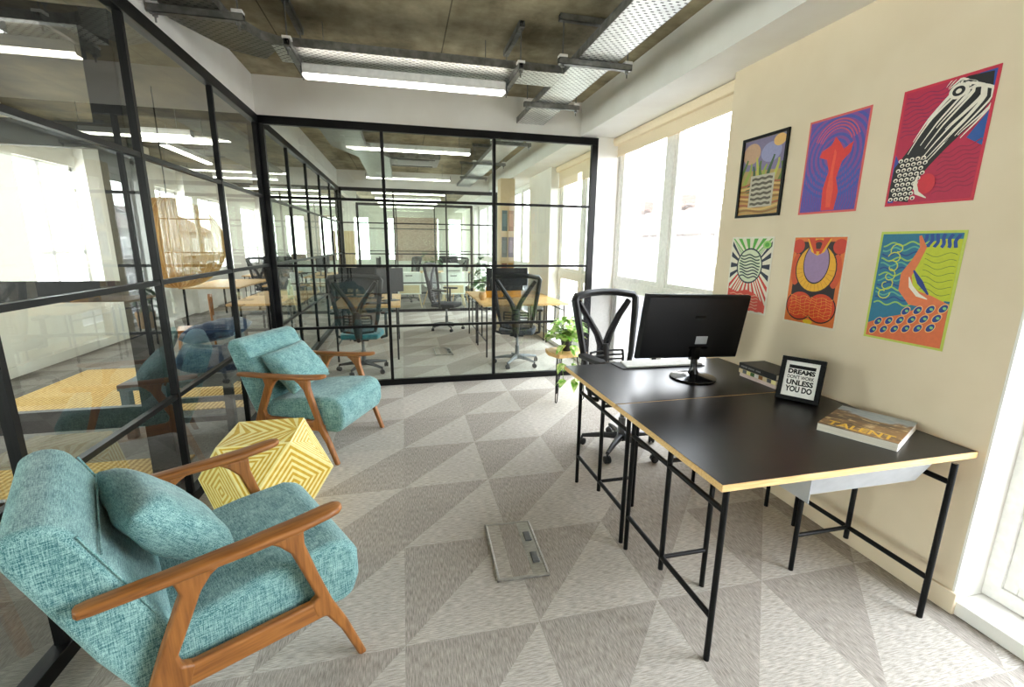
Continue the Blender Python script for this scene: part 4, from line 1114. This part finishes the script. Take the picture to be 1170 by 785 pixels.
# ------------------------------------------------------------------ lounge beyond the left glass
t = thing('bench', 'low dark grey bench with open legs just behind the left glass', 'bench', (-1.80, 4.27, 0))
MB().box(-.40, .40, -.30, .30, .40, .45).build('bench_top', M['bench'], t, bevel=.006)
for sx in (-.36, .36):
    for sy in (-.26, .26): MB().box(sx-.03, sx+.03, sy-.03, sy+.03, 0, .40).build('leg', M['bench'], t)
for sy in (-.26, .26): MB().box(-.33, .33, sy-.022, sy+.022, .10, .145).build('stretcher', M['bench'], t)
pillow('cushion', 'navy cushion lying on the bench, nearest the corner post', M['navy'], .46, .46, .20, Matrix.Translation((-1.66, 4.28, .565)) @ Matrix.Rotation(.3, 4, 'Z') @ Matrix.Rotation(R(10), 4, 'Y'))
pillow('cushion', 'navy cushion stacked over the other navy one on the bench', M['navy'], .42, .40, .16, Matrix.Translation((-1.62, 4.42, .785)) @ Matrix.Rotation(-.2, 4, 'Z') @ Matrix.Rotation(R(-12), 4, 'Y'))
pillow('cushion', 'teal cushion propped on the left end of the bench by the door stile', M['teal'], .40, .42, .15, Matrix.Translation((-2.04, 4.30, .63)) @ Matrix.Rotation(.2, 4, 'Z') @ Matrix.Rotation(R(-62), 4, 'Y'))
r_ = MB().box(-1.15, 1.15, -.87, .87, 0, .012).build('jute_rug', M['rug'], bevel=.004); r_.location = (-2.62, 5.46, 0); tag(r_, 'woven golden jute rug on the floor beyond the left glass', 'rug')
r_ = MB().box(-.7, .7, -.5, .5, 0, .010).build('jute_rug', M['rug']); r_.location = (-2.25, 3.05, 0); tag(r_, 'pale jute mat lying nearer the camera beyond the left glass', 'rug')
def wood_table(label, x0, x1, y0, y1, z=.74):
    t = thing('table', label, 'table', ((x0+x1)/2, (y0+y1)/2, 0)); W, D = (x1-x0)/2, (y1-y0)/2
    MB().box(-W, W, -D, D, z-.03, z).build('tabletop', M['oak'], t, bevel=.004)
    for sx in (-1, 1):
        for sy in (-1, 1): MB().box(sx*(W-.06)-.015, sx*(W-.06)+.015, sy*(D-.06)-.015, sy*(D-.06)+.015, 0, z-.03).build('leg', M['black'], t)
wood_table('long pale wood table beyond the corner of the two glass walls', -2.30, -1.42, 6.65, 8.4)
wood_table('pale wood table farther down the open office beside the left windows', -3.9, -2.9, 9.2, 11.2)
t = thing('bottle', 'pale green glass bottle on the long wood table beyond the corner', 'bottle', (-1.62, 7.2, .74))
MB().lathe([(.04, 0), (.042, .02), (.042, .17), (.015, .23), (.015, .27)], 16).build('body', M['bottle'], t, smooth=True)
MB().lathe([(.018, .27), (.018, .295)], 12).build('cap', M['white'], t)
t = thing('pouf', 'round charcoal upholstered pouf behind the glass corner post', 'pouf', (-1.72, 5.75, .0125))
MB().lathe([(.30, 0), (.36, .05), (.37, .30), (.33, .38), (.20, .42), (.02, .43)], 32).build('upholstery', M['pouf'], t, smooth=True)
MB().lathe([(.372, .20), (.376, .205), (.372, .21)], 32).build('seam', M['black'], t)
t = thing('wooden_chair', 'brown wooden chair standing beside the charcoal pouf', 'chair', (-2.65, 6.59, 0), R(200))
MB().box(-.2, .2, -.2, .2, .43, .455).build('seat', M['woodx'], t, bevel=.008)
MB().box(-.215, -.19, -.19, .19, .62, .86).build('backrest', M['woodx'], t, bevel=.006)
for sx in (-.18, .18):
    for sy in (-.18, .18): MB().tube([(sx*1.08, sy*1.08, 0), (sx, sy, .44 if sx > 0 else .86)], [.012, .016], 8).build('leg', M['woodz'], t, smooth=True)
# rattan lamp
t = thing('pendant_lamp', 'large round pale amber rattan globe pendant hanging over the lounge', 'lamp', (-2.40, 5.7, 0))
prof = [(.47*math.sin(PI*k/24)+.01, 1.52-.47*math.cos(PI*k/24)) for k in range(1, 24)]
m = MB()
for k in range(36):
    a = 2*PI*k/36; m.tube([(r*math.cos(a), r*math.sin(a), z) for r, z in prof], .007, 5)
m.build('rattan_rib', M['amber'], t, smooth=True)
MB().lathe(prof, 40).build('shade', M['amberv'], t, smooth=True)
MB().tube([(0, 0, 1.98), (0, 0, ZC)], .006, 8).build('cord', M['black'], t)

# workstations beyond
k = 0
for (x, y, nm) in ((-3.2, 12.6, 'first'), (-2.2, 13.75, 'second'), (-3.3, 15.4, 'third'), (-2.0, 9.8, 'corridor-side')):
    simple_desk('pale desk in the open office past the lounge, %s row' % nm, x-.6, x+.6, y-.4, y+.4)
    simple_monitor('monitor on the %s desk past the lounge' % nm, (x+.1, y, .745), PI+.2)
tc1 = task_chair('dark office chair at the corridor-side desk past the lounge', (-2.1, 9.05, 0), R(95))
dup(tc1, (.08, 12.75, 0), R(200), 'dark office chair at the farthest room\'s left desk')
dup(tc1, (1.5, 12.9, 0), R(80), 'dark office chair at the farthest room\'s front desk')
dup(tc1, (-3.1, 11.8, 0), R(70), 'dark office chair at the first desk past the lounge')
dup(tc1, (-2.1, 12.95, 0), R(110), 'dark office chair at the second desk past the lounge')
t = thing('cupboard', 'tall beige cupboard standing at the end of the open office', 'cupboard', (-1.75, 15.2, 0))
MB().box(-.3, .3, -.25, .25, .04, 1.9).build('carcass', M['beige'], t, bevel=.004)
for s in (-1, 1):
    d = MB().box(min(0, s*.295)+.003*(s > 0), max(0, s*.295)-.003*(s < 0), -.268, -.25, .07, 1.87).build('door', M['beige'], t)
    MB().box(s*.03-.008, s*.03+.008, -.285, -.268, .9, 1.1).build('handle', M['black'], d)
MB().box(-.28, .28, -.22, .22, 0, .04).build('plinth', M['black'], t)
potted('potted_plant', 'dark plant on the corridor-side desk past the lounge', 'plant', (-2.42, 9.7, .745), 'white', .14, .09, 30, .13, .30, .12, .045, 'leafd', seed=8)

# ------------------------------------------------------------------ outside
g = MB().box(2.9, 60, -30, 90, -3.8, -3.6).build('ground', M['road']); struct(g)
m = MB()
for x in (3.9, 4.15): m.box(x, x+.1, -20, 40, -3.6, -3.595)
struct(m.build('trim_6', M['yline']))
def house(label, x, y, w=7.0):
    t = thing('house', label, 'house', (x, y, -3.6), 0, 'terraced houses across the street')
    MB().box(0, 8, 0, w, 0, 6.1).build('wall', M['render'], t)
    MB().prism([(-.35, 6.0), (4, 8.2), (8.35, 6.0), (8.35, 6.15), (4, 8.4), (-.35, 6.15)], 0, w, 'y').build('roof', M['tile'], t)
    MB().prism([(-.3, 6.1), (4, 8.35), (8.3, 6.1), (8.3, 6.5), (4, 8.75), (-.3, 6.5)], 0, .3, 'y').build('parapet', M['render'], t)
    c_ = MB().box(3.3, 4.7, 0, .9, 8.2, 9.5).build('chimney', M['tile'], t)
    for yy in (1.1, 4.3):
        for z in (.9, 3.9):
            f_ = MB().box(-.06, .02, yy, yy+1.5, z, z+1.5).build('window', M['upvc'], t)
            MB().box(-.07, -.06, yy+.1, yy+.68, z+.1, z+1.4).box(-.07, -.06, yy+.82, yy+1.4, z+.1, z+1.4).build('pane', M['pane'], f_)
    return t
h0 = house('pale terraced house with orange tiled roof across the street, nearest row position', 20, 8)
for k, nm in enumerate(('second', 'third', 'fourth', 'fifth', 'sixth', 'seventh', 'eighth')):
    dup(h0, (20, 8+7*(k+1), -3.6), 0, 'pale terraced house with orange tiled roof across the street, %s along the row' % nm)

# ------------------------------------------------------------------ light
W = bpy.data.worlds.new('overcast'); S.world = W; W.use_nodes = True
nt = W.node_tree; n = N(nt)
bg = nt.nodes['Background']
tc = n('TexCoord'); sp = n('SeparateXYZ'); n.link(tc.outputs['Generated'], sp.inputs[0])
n.link(n.mix(n.ramp(sp.outputs[2], -.1, .6), (1, .98, .96, 1), (.86, .93, 1, 1)), bg.inputs[0])
bg.inputs[1].default_value = 15.0
def portal(x, y, z, sy, sz, sgn):
    l = bpy.data.lights.new('window_portal', 'AREA'); l.shape = 'RECTANGLE'; l.size = sz; l.size_y = sy
    l.cycles.is_portal = True
    o = bpy.data.objects.new('window_portal', l); COL.objects.link(o); o.location = (x, y, z)
    o.rotation_euler = (0, PI/2*sgn, 0)
for a, q in ((3.0, 5.05), (-.75, 1.205), (5.15, 7.05), (8.3, 10.7), (12, 15)): portal(2.74, (a+q)/2, 1.38, q-a, 2.7, 1)
for a, q in LB[1:]: portal(XFL-.2, (a+q)/2, 1.7, q-a, 1.7, -1)

# ------------------------------------------------------------------ camera
cd = bpy.data.cameras.new('camera'); cam = bpy.data.objects.new('camera', cd); COL.objects.link(cam)
cd.sensor_width = 36; cd.lens = 518.875/1170*36; cd.clip_start = .05; cd.clip_end = 300
Rm = Matrix(((0.97336333, 0.03812412, -0.22607604), (-0.22899515, 0.20975956, -0.95055886), (0.01118239, 0.97700946, 0.21290251)))
cam.matrix_world = Matrix.Translation((0, 0, 1.55)) @ Rm.to_4x4()
S.camera = cam
S.view_settings.view_transform = 'Standard'
S.view_settings.look = 'None'
S.view_settings.exposure = 0.12
S.cycles.use_denoising = True
S.cycles.max_bounces = 10; S.cycles.diffuse_bounces = 5; S.cycles.glossy_bounces = 4; S.cycles.transparent_max_bounces = 24
S.cycles.sample_clamp_indirect = 8
S.cycles.caustics_reflective = False; S.cycles.caustics_refractive = False
